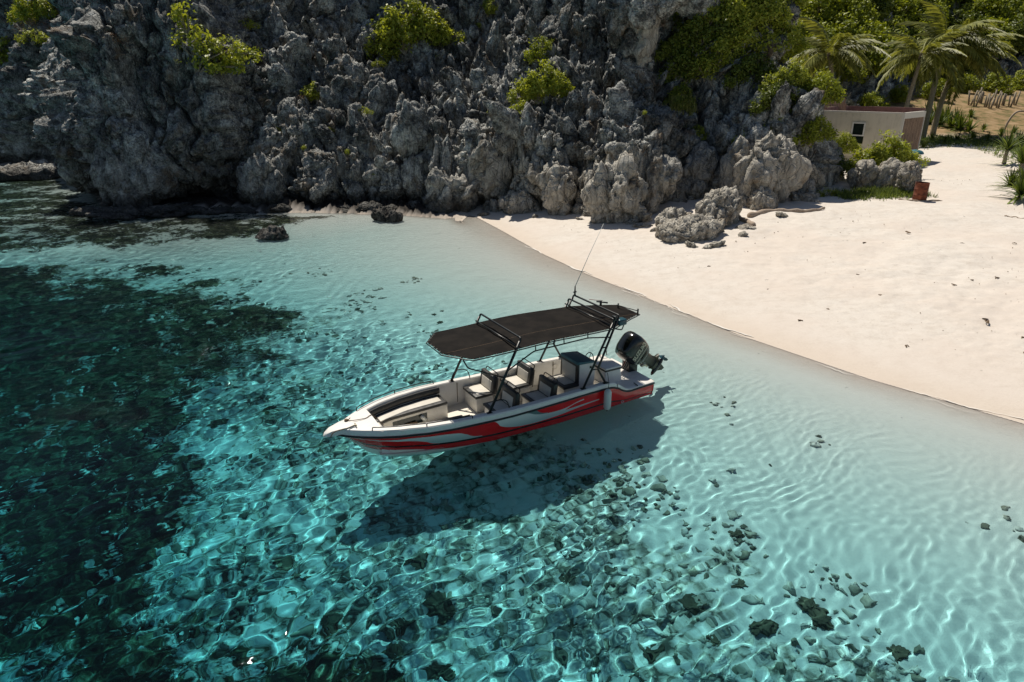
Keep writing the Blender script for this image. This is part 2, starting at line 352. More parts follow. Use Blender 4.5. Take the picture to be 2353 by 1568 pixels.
# ================================================================ TERRAIN
SHORE = [(90, -60), (60, -30), (26, 2), (18, 9.5), (12.7, 15.1), (10.2, 17.8), (7.6, 21.4), (5.4, 25.3), (3.3, 29), (1.56, 32.6), (-.5, 38), (-2.5, 43), (-6, 44.5), (-12, 45.6), (-18, 46.2), (-24, 46.8), (-26.5, 47.4), (-30, 53), (-37.5, 61), (-44, 71), (-110, 74), (-900, 90)]
SHORE_C = SHORE + [(-900, 1200), (1200, 1200), (1200, -60)]
def seg_dist(X, Y, pts):
    d = np.full(X.shape, 1e9)
    for (x0, y0), (x1, y1) in zip(pts[:-1], pts[1:]):
        dx, dy = x1 - x0, y1 - y0; t = np.clip(((X - x0) * dx + (Y - y0) * dy) / (dx * dx + dy * dy), 0, 1)
        d = np.minimum(d, np.hypot(X - x0 - t * dx, Y - y0 - t * dy))
    return d
def inside(X, Y, poly):
    r = np.zeros(X.shape, dtype=bool)
    for (x0, y0), (x1, y1) in zip(poly, poly[1:] + poly[:1]):
        c = (y0 > Y) != (y1 > Y)
        with np.errstate(divide='ignore', invalid='ignore'):
            xi = (x1 - x0) * (Y - y0) / (y1 - y0 if y1 != y0 else 1e-9) + x0
        r ^= c & (X < xi)
    return r
def shore_d(X, Y):
    d = seg_dist(X, Y, SHORE); return np.where(inside(X, Y, SHORE_C), d, -d)
def base_z(X, Y):
    X = np.asarray(X, dtype=float); Y = np.asarray(Y, dtype=float); d = shore_d(X, Y)
    land = 1.0 * (1 - np.exp(-np.maximum(d, 0) / 8)) + .035 * np.minimum(np.maximum(d, 0), 45)
    rise = 4.2 * sstep(66, 100, Y) * sstep(24, 44, X)
    a = np.maximum(-d, 0); sea = -.022 * sstep(0, .10, a) - (.10 * a + .0036 * a * a) * (1 - .55 * sstep(17, 36, Y) * sstep(-45, -15, X)); sea = np.where(sea < -3.2, -3.2 - 2.0 * (1 - np.exp((sea + 3.2) / 3)), sea)
    return np.where(d > 0, land + rise, sea)
def gz(x, y): return float(base_z(np.array([x]), np.array([y]))[0])
def hit_ground(px, py, dz=0):
    """where the line of sight through a picture point meets land or sea level"""
    d = ray(px, py); t = np.arange(5, 220, .12); z = CAM_H + d.z * t; g = np.maximum(base_z(d.x * t, d.y * t), 0) + dz; i = int(np.argmax(z <= g)) or len(t) - 1
    return Vector((d.x * t[i], d.y * t[i], z[i]))
def hit_bed(px, py):
    d = ray(px, py); t = -CAM_H / d.z; s = Vector((d.x * t, d.y * t, 0)); dn = d.normalized()
    sr = math.sqrt(1 - dn.z ** 2) / 1.333; hr = Vector((dn.x, dn.y, 0)).normalized(); q = s.copy()
    for _ in range(8):
        dep = max(0, -gz(q.x, q.y)); q = s + hr * dep * sr / math.sqrt(1 - sr * sr)
    return (q.x, q.y)
def px_poly(pl): return [hit_bed(*p) for p in pl]
REEF_A = px_poly([(-500, 615), (0, 632), (250, 640), (500, 645), (430, 690), (560, 715), (665, 755), (640, 830), (560, 860), (490, 930), (470, 1010), (540, 1110), (610, 1210), (650, 1300), (690, 1400), (740, 1568), (860, 1850), (-1500, 1850), (-2500, 1000)])
REEF_B = px_poly([(560, 730), (700, 770), (880, 850), (1050, 920), (1250, 1000), (1480, 1130), (1620, 1200), (1760, 1330), (1920, 1450), (2120, 1568), (2350, 1850), (700, 1850), (560, 1300), (430, 1000), (480, 850)])
REEF_C = px_poly([(-600, 385), (0, 388), (140, 420), (200, 478), (420, 480), (620, 488), (750, 497), (690, 512), (560, 545), (420, 560), (250, 572), (0, 575), (-600, 575)])
def sd(X, Y, poly): d = seg_dist(X, Y, poly + poly[:1]); return np.where(inside(X, Y, poly), d, -d)
def reef_val(X, Y):
    P = np.stack([X * .45, Y * .45, 0 * X], 1); w_ = fbm(P, 3, 40)
    a = sstep(-3.2, 3.4, sd(X, Y, REEF_A) + w_ * 2.4) * (.66 + .30 * sstep(-4, -14, X) + .22 * fbm(P * .8, 3, 44))
    c = sstep(-.9, 1.0, sd(X, Y, REEF_C) + w_ * 1.0) * (.70 + .25 * fbm(P * np.array([.7, 1.4, 1]), 3, 60))
    return np.clip(np.maximum(a, c), 0, 1)
def rubble_val(X, Y):
    P = np.stack([X * .45, Y * .45, 0 * X], 1); w_ = fbm(P, 3, 41)
    ra = .85 * sstep(-2.5, 1.5, sd(X, Y, REEF_A) + w_ * 1.3)
    return np.clip(np.maximum(ra, sstep(-1.8, 2.6, sd(X, Y, REEF_B) + w_ * 1.3) * (.74 + .16 * fbm(P * 1.4, 3, 50))), 0, 1)
def axis(lo, hi, a, b, fine, g=1.045):
    mid = list(np.arange(a, b, fine)); L_ = [a]; s = fine
    while L_[-1] > lo: s = s * g; L_.append(L_[-1] - s)
    Rr = [mid[-1]]; s = fine
    while Rr[-1] < hi: s = s * g; Rr.append(Rr[-1] + s)
    return np.array(L_[1:][::-1] + mid + Rr[1:])
def axis2(lo, hi, ivs):
    x = lo; out = [x]
    while x < hi: x += min(f + g * max(a - x, x - b, 0) for a, b, f, g in ivs); out.append(x)
    return np.array(out)
TX = axis(-900, 1200, -13, 15.5, .075, 1.03); TY = axis(-60, 1200, 5.5, 25, .075, 1.025)
gx, gy = np.meshgrid(TX, TY); X = gx.ravel(); Y = gy.ravel(); Z = base_z(X, Y); RV = np.zeros(len(X))
sea = (Z < .1) & (np.hypot(X, Y) < 140); RV[sea] = reef_val(X[sea], Y[sea]); RB = np.zeros(len(X)); RB[sea] = rubble_val(X[sea], Y[sea])
P3 = np.stack([X, Y, np.zeros_like(X)], 1)
rel = np.zeros(len(X)); RR = np.maximum(RV, RB); nr = sea & (RR > .02)
f1, f2, _ = worley(P3[nr] * 1.25 + .2 * fbm(P3[nr] * 2, 2, 3)[:, None], 5); g1, g2, _ = worley(P3[nr] * 3.1, 6)
rel[nr] = (np.sqrt(np.clip(1 - f1 ** 2 * 1.6, 0, 1)) * .26 + np.sqrt(np.clip(1 - g1 ** 2 * 1.8, 0, 1)) * .11 - .12) * (.38 + .62 * RV[nr]) * sstep(.2, .75, RR[nr] + .25 * fbm(P3[nr] * .8, 2, 9))
rel *= sstep(0.0, .8, -Z)
land = Z > 0
dune = .10 * fbm(P3 * .35, 3, 21) * sstep(.3, 1.2, Z) + .03 * fbm(P3 * 1.7, 3, 22) * sstep(.25, .8, Z)
near = np.hypot(X, Y) < 150
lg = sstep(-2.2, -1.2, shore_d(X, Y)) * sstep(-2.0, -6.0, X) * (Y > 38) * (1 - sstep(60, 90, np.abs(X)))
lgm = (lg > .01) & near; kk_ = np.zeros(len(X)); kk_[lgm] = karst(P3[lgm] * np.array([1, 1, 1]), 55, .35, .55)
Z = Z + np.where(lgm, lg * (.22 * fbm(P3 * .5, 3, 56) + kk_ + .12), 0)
Zs = Z + rel + np.where(near, dune, 0)
soil = sstep(66, 72, Y + .15 * (X - 50) + 2 * fbm(P3 * .15, 2, 30)) * sstep(36, 42, X)
grass = np.maximum(sstep(60.5, 63.5, Y + fbm(P3 * .3, 3, 31) * 2) * sstep(30, 34, X) * (1 - soil), .75 * sstep(34.5, 38, X - .28 * (Y - 45)) * sstep(30, 40, Y) * (1 - soil))
patch = .8 * np.exp(-(((X - 21.5) / 2.2) ** 2 + ((Y - 40.5) / .9) ** 2)); grass = np.clip(np.maximum(grass, patch), 0, 1)
V = np.stack([X, Y, Zs], 1); F = grid_faces(len(TY), len(TX))
fz = Z[F].mean(1)
def sub(name, mask, label, cat):
    f = F[mask]; u, inv = np.unique(f, return_inverse=True)
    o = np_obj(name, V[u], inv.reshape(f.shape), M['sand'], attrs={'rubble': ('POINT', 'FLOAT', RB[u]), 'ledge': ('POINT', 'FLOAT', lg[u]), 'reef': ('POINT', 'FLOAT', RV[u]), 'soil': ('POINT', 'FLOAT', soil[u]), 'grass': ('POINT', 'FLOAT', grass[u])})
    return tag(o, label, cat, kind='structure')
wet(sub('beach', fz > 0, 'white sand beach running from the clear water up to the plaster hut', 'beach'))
wet(sub('seabed', fz <= 0, 'pale sandy seabed with dark coral reef seen through clear turquoise water', 'seabed'))
# ================================================================ SEA
WX = axis2(-900, 130, ((-10, 15, .046, .022), (-33, -15, .10, .03))); WY = axis2(-60, 80, ((5.5, 21.5, .046, .015), (30, 45, .10, .03)))
gx, gy = np.meshgrid(WX, WY); X = gx.ravel(); Y = gy.ravel(); D = np.maximum(0, -base_z(X, Y))
cell = np.maximum(np.gradient(WX)[None, :].repeat(len(WY), 0), np.gradient(WY)[:, None].repeat(len(WX), 1)).ravel()
rng = np.random.RandomState(11); Zw = np.zeros(len(X)); mainw = R(-38)
deep = (.30 + .70 * sstep(.15, 1.6, D)) * sstep(.0, .30, D)
wx = X + .25 * fbm(np.stack([X * .5, Y * .5, 0 * X], 1), 2, 71); wy = Y + .25 * fbm(np.stack([X * .5, Y * .5, 0 * X], 1), 2, 72)
for i in range(64):
    lam = .24 * (2.0 / .24) ** (rng.rand() ** 1.45); th = mainw + rng.normal(0, .75); k = 2 * math.pi / lam
    slope = .0128 * (lam / .8) ** -.12
    Zw += slope / k * np.sin(k * (wx * math.cos(th) + wy * math.sin(th)) + rng.uniform(0, 6.3)) * sstep(2.2, 4.5, lam / cell)
cpn = fbm(np.stack([X * .12, Y * .25, 0 * X], 1), 3, 79)
chop = np.clip(np.exp(-(((X + 25) / 9) ** 2 + ((Y - 38) / 6.5) ** 2)) * (1 + .8 * cpn) + .20 * np.exp(-(((X + 12) / 7) ** 2 + ((Y - 22) / 7) ** 2)) * (1 + cpn) + .04 * sstep(20, 45, Y) + .03 * (1 - sstep(6, -2, X) * sstep(22, 14, Y)), 0, 1)
for i in range(40):
    lam = .32 * (1.1 / .32) ** rng.rand(); th = R(-55) + rng.normal(0, .9); k = 2 * math.pi / lam
    Zw += .046 / k * np.sin(k * (wx * math.cos(th) + wy * math.sin(th)) + rng.uniform(0, 6.3)) * sstep(1.8, 3.2, lam / cell) * np.clip(chop * 1.3, 0, 1)
shal = sstep(.05, .35, D) * (1 - .5 * sstep(1.2, 2.6, D))
for i in range(44):
    lam = .15 * (.42 / .15) ** rng.rand(); th = R(-62) + rng.normal(0, .42); k = 2 * math.pi / lam
    Zw += .0155 / k * np.sin(k * (wx * math.cos(th) + wy * math.sin(th)) + rng.uniform(0, 6.3)) * sstep(2.2, 4.0, lam / cell) * shal
Zw *= (1 - .45 * sstep(-1, -9, X) * sstep(22, 12, Y)) * deep * (.75 + .35 * fbm(np.stack([X * .18, Y * .18, 0 * X], 1), 2, 70))
def water_mat():
    m = bpy.data.materials.new('sea_water'); m.use_nodes = True; t = m.node_tree; t.nodes.clear(); n = N(t)
    out = n.new('ShaderNodeOutputMaterial'); dep = n.attr('depth').outputs['Fac']
    def ch(k): return n.math('POWER', math.e, n.math('MULTIPLY', dep, -k))
    cc = n.new('ShaderNodeCombineColor'); [n.L(ch(k), cc.inputs[i]) for i, k in enumerate((.44, .100, .066))]
    rf = n.new('ShaderNodeBsdfRefraction'); rf.inputs['Roughness'].default_value = 0; rf.inputs['IOR'].default_value = 1.333; n.L(cc.outputs[0], rf.inputs['Color'])
    p = n.pos(); h = n.math('ADD', n.noise(n.scale(p, (1, 1, 1), (0, 0, R(38))), 3.5, 4, .62, .5), n.math('MULTIPLY', n.noise(p, 13, 3, .6, .4), .35))
    chop = n.attr('chop').outputs['Fac']; hh = n.math('MULTIPLY', h, n.math('ADD', .003, n.math('MULTIPLY', chop, .42))); bp = n.bump(hh, 1, 1)
    gl = n.new('ShaderNodeBsdfGlossy'); gl.inputs['Color'].default_value = (.38, .40, .43, 1); n.L(n.math('ADD', .025, n.math('MULTIPLY', n.map(chop, .25, .8), .13)), gl.inputs['Roughness']); n.L(bp, gl.inputs['Normal'])
    fr = n.new('ShaderNodeFresnel'); fr.inputs[0].default_value = 1.333; n.L(bp, fr.inputs['Normal'])
    mx = n.new('ShaderNodeMixShader'); n.L(fr.outputs[0], mx.inputs[0]); n.L(rf.outputs[0], mx.inputs[1]); n.L(gl.outputs[0], mx.inputs[2]); n.L(mx.outputs[0], out.inputs[0]); return m
wo = np_obj('sea_water', np.stack([X, Y, Zw], 1), grid_faces(len(WY), len(WX)), water_mat(), attrs={'depth': ('POINT', 'FLOAT', D), 'chop': ('POINT', 'FLOAT', chop)})
tag(wo, 'clear turquoise sea water, rippled and darker towards the left', 'sea', kind='structure')
# thin broken swash line where the water thins out on the sand
fo_v, fo_f = [], []
sp = smooth_path([(x, y, 0) for x, y in SHORE[2:12]], 60); frg = np.random.RandomState(17)
sq = np.array([(p.x, p.y) for p in sp]); fn = fbm(np.stack([sq[:, 0] * .9, sq[:, 1] * .9, 0 * sq[:, 0]], 1), 4, 18)
for row, (off, wd0, thr) in enumerate(((.02, .016, -.10), (-.30, .006, .25))):
    fn2 = fbm(np.stack([sq[:, 0] * .8 + 9 * row, sq[:, 1] * .8, 0 * sq[:, 0]], 1), 4, 19 + row); last = None
    for i in range(1, len(sp) - 1):
        t = (sp[i + 1] - sp[i - 1]).normalized(); nr_ = Vector((-t.y, t.x, 0)); c0 = sp[i] + nr_ * (off * -1 + .16 * fn[i] * (1 + row)); wd = wd0 * max(0, fn2[i] - thr) * 3
        if wd <= .002: last = None; continue
        z_ = max(base_z(np.array([c0.x]), np.array([c0.y]))[0], 0) + .022; b_ = len(fo_v); fo_v += [(c0.x - nr_.x * wd, c0.y - nr_.y * wd, z_), (c0.x + nr_.x * wd, c0.y + nr_.y * wd, z_)]
        if last is not None: fo_f.append([last, last + 1, b_ + 1, b_])
        last = b_
tag(np_obj('swash_foam', fo_v, fo_f, mat('foam', (.72, .68, .62), .6)), 'thin broken line of foam where the water meets the sand', 'foam', kind='stuff')
wo.cycles.is_caustics_caster = True; wo.cycles.is_caustics_receiver = False
# ================================================================ CLIFF
FOOT = [(-130, 80, 'A'), (-75, 72.5, 'A'), (-52, 71, 'A'), (-43.5, 68, 'A'), (-38, 59.5, 'A'), (-32, 51.5, 'B'), (-29.3, 47.6, 'B'), (-27, 46.4, 'B'), (-22.5, 46.6, 'B'), (-19.5, 47.0, 'B'), (-18.0, 48.2, 'C'), (-16.3, 47.2, 'D'), (-13, 46.2, 'D'), (-9, 46.4, 'D'), (-4, 45.6, 'D'), (-1, 44.0, 'E'), (2.5, 42.6, 'E'), (6, 41.2, 'E'), (9, 41.3, 'F'), (12.0, 42.8, 'F'), (13.6, 42.6, 'F'), (15, 41.8, 'G'), (17.5, 42.0, 'G'), (19.6, 44.4, 'G'), (20.6, 50, 'H'), (22.6, 60, 'H'), (27, 69, 'H'), (38, 80, 'I'), (60, 96, 'I'), (95, 108, 'I'), (160, 120, 'I')]
PROF = {  # (distance behind the foot, height)
 'A': [(.3, -1.6), (.5, 1), (.9, 4), (1.5, 7.5), (2.6, 11), (4.5, 15), (8, 19), (15, 24)],
 'B': [(1.4, -1.4), (1.7, .6), (.3, 1.9), (.5, 4.5), (1.2, 7.8), (2.5, 10.8), (5.5, 14), (12, 20)],
 'C': [(1.5, -1.0), (2.2, 1.2), (3.2, 3.0), (5, 5), (7.5, 7.5), (9.5, 11), (12, 14.5), (18, 21)],
 'D': [(.1, -1.0), (.3, 1.5), (2.0, 2.7), (6.0, 4.7), (11.5, 7.8), (16.0, 10.8), (19, 15.0), (25, 23)],
 'E': [(.1, -.8), (.4, 2.1), (1.6, 3.7), (4.4, 5.6), (8.2, 7.8), (12.0, 10.8), (14.2, 15.5), (19, 23)],
 'F': [(.8, -.5), (1.2, 1.2), (2.0, 3.4), (3.2, 5.8), (5.0, 8.6), (5.6, 11.4), (4.6, 13.2), (9, 20)],
 'G': [(.2, -.5), (.2, 1.7), (.7, 3.4), (2.0, 4.8), (4.6, 6.4), (7.5, 9.2), (9.5, 12.8), (14, 20)],
 'H': [(.2, .0), (.4, 1.8), (1.0, 3.6), (2.4, 5.8), (4.6, 8.2), (7, 11.5), (10, 15.5), (16, 22)],
 'I': [(.2, 1.0), (1.4, 4), (4, 7), (8, 10.5), (13, 15), (19, 20), (27, 26), (42, 34)]}
def build_cliff():
    fp = np.array([(a, b) for a, b, _ in FOOT]); seg = np.hypot(*np.diff(fp, axis=0).T); L_ = np.concatenate([[0], np.cumsum(seg)])
    def step(x): return .085 if -31 < x < 21 else (.2 if -48 < x < 32 else .55)
    us = [0.]
    while us[-1] < L_[-1]: us.append(us[-1] + step(np.interp(us[-1], L_, fp[:, 0])))
    us = np.array(us); qx = np.interp(us, L_, fp[:, 0]); qy = np.interp(us, L_, fp[:, 1])
    # smooth the plan line a little
    k = np.ones(15) / 15; qx = np.convolve(np.pad(qx, 7, 'edge'), k, 'valid'); qy = np.convolve(np.pad(qy, 7, 'edge'), k, 'valid')
    tx = np.gradient(qx); ty = np.gradient(qy); kk = np.ones(41) / 41
    tx = np.convolve(np.pad(tx, 20, 'edge'), kk, 'valid'); ty = np.convolve(np.pad(ty, 20, 'edge'), kk, 'valid'); ln = np.hypot(tx, ty); nx, ny = -ty / ln, tx / ln
    pr = np.array([PROF[c] for _, _, c in FOOT])          # stations, points, 2
    tq = np.linspace(0, pr.shape[1] - 1, 255)
    S = np.empty((len(us), len(tq))); Hh = np.empty_like(S)
    pi = np.array([[np.interp(us, L_, pr[:, i, c]) for c in (0, 1)] for i in range(pr.shape[1])])   # points,2,us
    for ui in range(len(us)):
        S[ui] = np.interp(tq, np.arange(pr.shape[1]), pi[:, 0, ui]); Hh[ui] = np.interp(tq, np.arange(pr.shape[1]), pi[:, 1, ui])
    kk = np.ones(9) / 9
    S = np.apply_along_axis(lambda r: np.convolve(np.pad(r, 4, 'edge'), kk, 'valid'), 1, S)
    P = np.stack([qx[:, None] + nx[:, None] * S, qy[:, None] + ny[:, None] * S, Hh], -1)
    du = np.gradient(P, axis=0); dv = np.gradient(P, axis=1); nn = np.cross(du, dv); nn /= np.linalg.norm(nn, axis=2, keepdims=True) + 1e-9
    Pf = P.reshape(-1, 3); Nf = nn.reshape(-1, 3)
    if Nf[:, 1].mean() > 0: Nf = -Nf
    L1, L2, Li = worley(Pf * np.array([.19, .19, .10]) + .35 * fbm(Pf * .25, 3, 88)[:, None], 89); md = .60 + .85 * sstep(-.35, .45, fbm(Pf * .3, 2, 91))
    vis = sstep(.3, 1.2, Pf[:, 2])
    d = karst(Pf, 3) * md + vis * (1.3 * np.clip(1 - (L1 * .85) ** 2, 0, 1) - .5 + 1.5 * (Li - .5) - 1.5 * np.exp(-(L2 - L1) / .045)); big = fbm(Pf * .14, 2, 90)
    Nd = Nf * np.array([1, 1, .75]); Pd = Pf + Nd * (d * (1.0 + .25 * big) + big * .8)[:, None]
    Pd[:, 2] += spires(Pf, 30) * (.35 + 1.0 * sstep(.25, .7, Nf[:, 2]))
    far = (Pf[:, 0] < -40) | (Pf[:, 1] > 62)
    o = np_obj('cliff', Pd, grid_faces(P.shape[0], P.shape[1])[:, ::-1], M['rock'])
    tag(o, 'dark grey jagged limestone cliff rising behind the cove', 'cliff', kind='structure')
    return o, Pd, Nf, P.shape[:2], Pf
cliff, CP, CN, CS, CB = build_cliff()
_f = grid_faces(*CS)[:, ::-1]
cliff_bvh = BVHTree.FromPolygons([Vector(p) for p in CP], _f.tolist())
def hit_cliff(px, py):
    """where the line of sight through a picture point meets the cliff"""
    d = ray(px, py).normalized(); h = cliff_bvh.ray_cast(Vector((0, 0, CAM_H)), d, 400)
    return (h[0], h[1]) if h[0] is not None else (None, None)
# ---- loose rock meshes
def ico(sub_):
    bm = bmesh.new(); bmesh.ops.create_icosphere(bm, subdivisions=sub_, radius=1); V_ = np.array([v.co[:] for v in bm.verts]); F_ = np.array([[v.index for v in f.verts] for f in bm.faces]); bm.free(); return V_, F_
IV4, IF4 = ico(5); IV3, IF3 = ico(4); IV1, IF1 = ico(2); IV0, IF0 = ico(1)
def rock_mesh(name, seed, sc3=(1, 1, 1), hi=False, sz=.8, amp=.42, m='rock', flat=0):
    V_, F_ = (IV4, IF4) if hi else (IV3, IF3)
    P = V_ * np.array(sc3); P = P * (1 + .22 * fbm(V_ * 1.1 + seed, 2, seed)[:, None])
    Nn = V_ / np.array(sc3); Nn /= np.linalg.norm(Nn, axis=1, keepdims=True)
    P = P + Nn * karst(P + seed * 7.7, seed, amp, sz)[:, None]
    P[:, 2] += spires(V_ * np.array(sc3) + seed * 3.3, seed + 40, sz * .7) * sstep(-.1, .5, V_[:, 2]) * (.55 if 'pale' in m else .85) * amp / .42
    if flat: P[:, 2] = np.where(P[:, 2] < -flat, -flat + (P[:, 2] + flat) * .3, P[:, 2])
    me = np_mesh(name, P, F_); me.materials.append(M[m]); return me
# ================================================================ BOAT  (x forward, y towards the camera side = port, z up, 0 = waterline)
BO = Vector((3.36, 17.57, 0)); BH = R(30)
boat = empty('motorboat', BO, 0, 'red and white open motorboat with black canopy, floating in the clear shallows', 'boat')
boat.rotation_euler = (0, 0, math.pi + BH)
FX = Vector((-math.cos(BH), -math.sin(BH), 0)); FY = Vector((math.sin(BH), -math.cos(BH), 0))
def bw(x, y, z): return BO + FX * x + FY * y + Vector((0, 0, z))     # boat to world
ci = lambda xs, ys: (lambda x: float(np.interp(x, xs, ys)))
Wf = ci([0, .5, 1, 2, 3, 4, 5, 6, 6.6, 7.2, 7.6, 7.9, 8.1, 8.25, 8.36], [.93, .97, 1.02, 1.09, 1.13, 1.15, 1.15, 1.11, 1.02, .84, .65, .46, .31, .18, .05])
Rf = ci([0, .85, 1.0, 1.15, 1.3, 1.5, 1.8, 2.6, 4.5, 6, 7, 8.4], [.35, .36, .38, .44, .54, .62, .65, .65, .62, .655, .67, .66])
Gf = ci([0, .85, 1.0, 1.15, 1.3, 1.5, 1.8, 2.6, 4.5, 6, 7, 8.4], [.405, .415, .45, .54, .66, .745, .775, .78, .775, .82, .84, .81])
Kf = ci([0, 4, 5.6, 6.6, 7.1, 7.4, 7.69, 7.84, 8.02, 8.14, 8.27, 8.36], [-.36, -.46, -.48, -.42, -.34, -.20, .0, .15, .36, .48, .60, .64])
Cz = ci([0, 1, 3, 4.6, 5.6, 6.5, 7.27, 7.6, 7.82, 8.0, 8.2, 8.36], [-.02, -.03, -.03, -.01, .04, .12, .19, .235, .29, .38, .55, .655])
Cw = ci([0, 3, 5, 6, 6.5, 7.27, 7.6, 7.82, 8.0, 8.2, 8.36], [.86, .99, .98, .90, .81, .56, .38, .23, .09, .04, .02])
def hull_paint():
    def bb(n, b):
        uv = n.new('ShaderNodeTexCoord').outputs['UV']; u, v, _ = n.sep(uv)
        def curve(pts):
            c = n.new('ShaderNodeFloatCurve'); cm = c.mapping.curves[0]
            pts = sorted(pts)
            if pts[0][0] > 0: pts = [(0, pts[0][1])] + pts
            if pts[-1][0] < 1: pts = pts + [(1, pts[-1][1])]
            cm.points[0].location = pts[0]; cm.points[1].location = pts[-1]
            for p in pts[1:-1]: cm.points.new(*p)
            c.mapping.use_clip = False; c.mapping.update(); n.L(u, c.inputs['Value']); return c.outputs[0]
        def band(lo, hi, u0, u1):
            m = n.math('MULTIPLY', n.math('GREATER_THAN', v, curve(lo)), n.math('LESS_THAN', v, curve(hi)))
            return n.math('MULTIPLY', m, n.math('MULTIPLY', n.math('GREATER_THAN', u, u0), n.math('LESS_THAN', u, u1)))
        # u = x / 8.4 (0 stern, 1 bow); v = 0 chine .. 1 rub rail
        s1 = band([(.60, .37), (.76, .40), (.79, .55), (.83, .66), (.90, .73), (.985, .80)], [(.63, .42), (.68, .64), (.72, .79), (.82, .82), (.90, .78), (.985, .83)], .63, .985)
        s1 = n.math('MULTIPLY', s1, n.math('GREATER_THAN', v, .37))
        s2 = band([(.29, .80), (.38, .51), (.44, .41), (.485, .415), (.53, .49), (.575, .67), (.615, 1.0)], [(.29, .84), (.38, .67), (.42, .69), (.455, .87), (.47, 1.05), (.62, 1.05)], .29, .615)
        s3 = band([(.23, .60), (.32, .52), (.42, .42), (.46, .42)], [(.23, .64), (.36, .60), (.42, .60), (.46, .60)], .23, .46)
        k = n.math('MAXIMUM', n.math('MAXIMUM', s1, s2), s3)
        s4 = band([(.42, .70), (.46, .78), (.51, .97)], [(.42, .73), (.455, .90), (.47, 1.0), (.51, 1.0)], .42, .51)
        p = n.obj(); f = n.noise(p, 3, 5, .6)
        red = n.mix(n.map(f, .35, .7), (.78, .010, .012), (.66, .012, .012))
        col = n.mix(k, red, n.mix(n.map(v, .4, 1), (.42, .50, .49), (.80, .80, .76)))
        col = n.mix(s4, col, (.13, .20, .20))
        st = n.math('MULTIPLY', n.math('GREATER_THAN', v, .29), n.math('LESS_THAN', v, n.math('ADD', .365, n.math('MULTIPLY', u, .03)))); col = n.mix(st, col, (.012, .008, .008))
        n.L(col, b.inputs['Base Color']); b.inputs['Roughness'].default_value = .2
        b.inputs['Coat Weight'].default_value = .5; b.inputs['Coat Roughness'].default_value = .05
    return bb
M['hull_paint'] = mat('hull_paint', rough=.2, build=hull_paint())
XS = list(np.linspace(0, 7.6, 90)) + list(np.linspace(7.65, 8.36, 24))
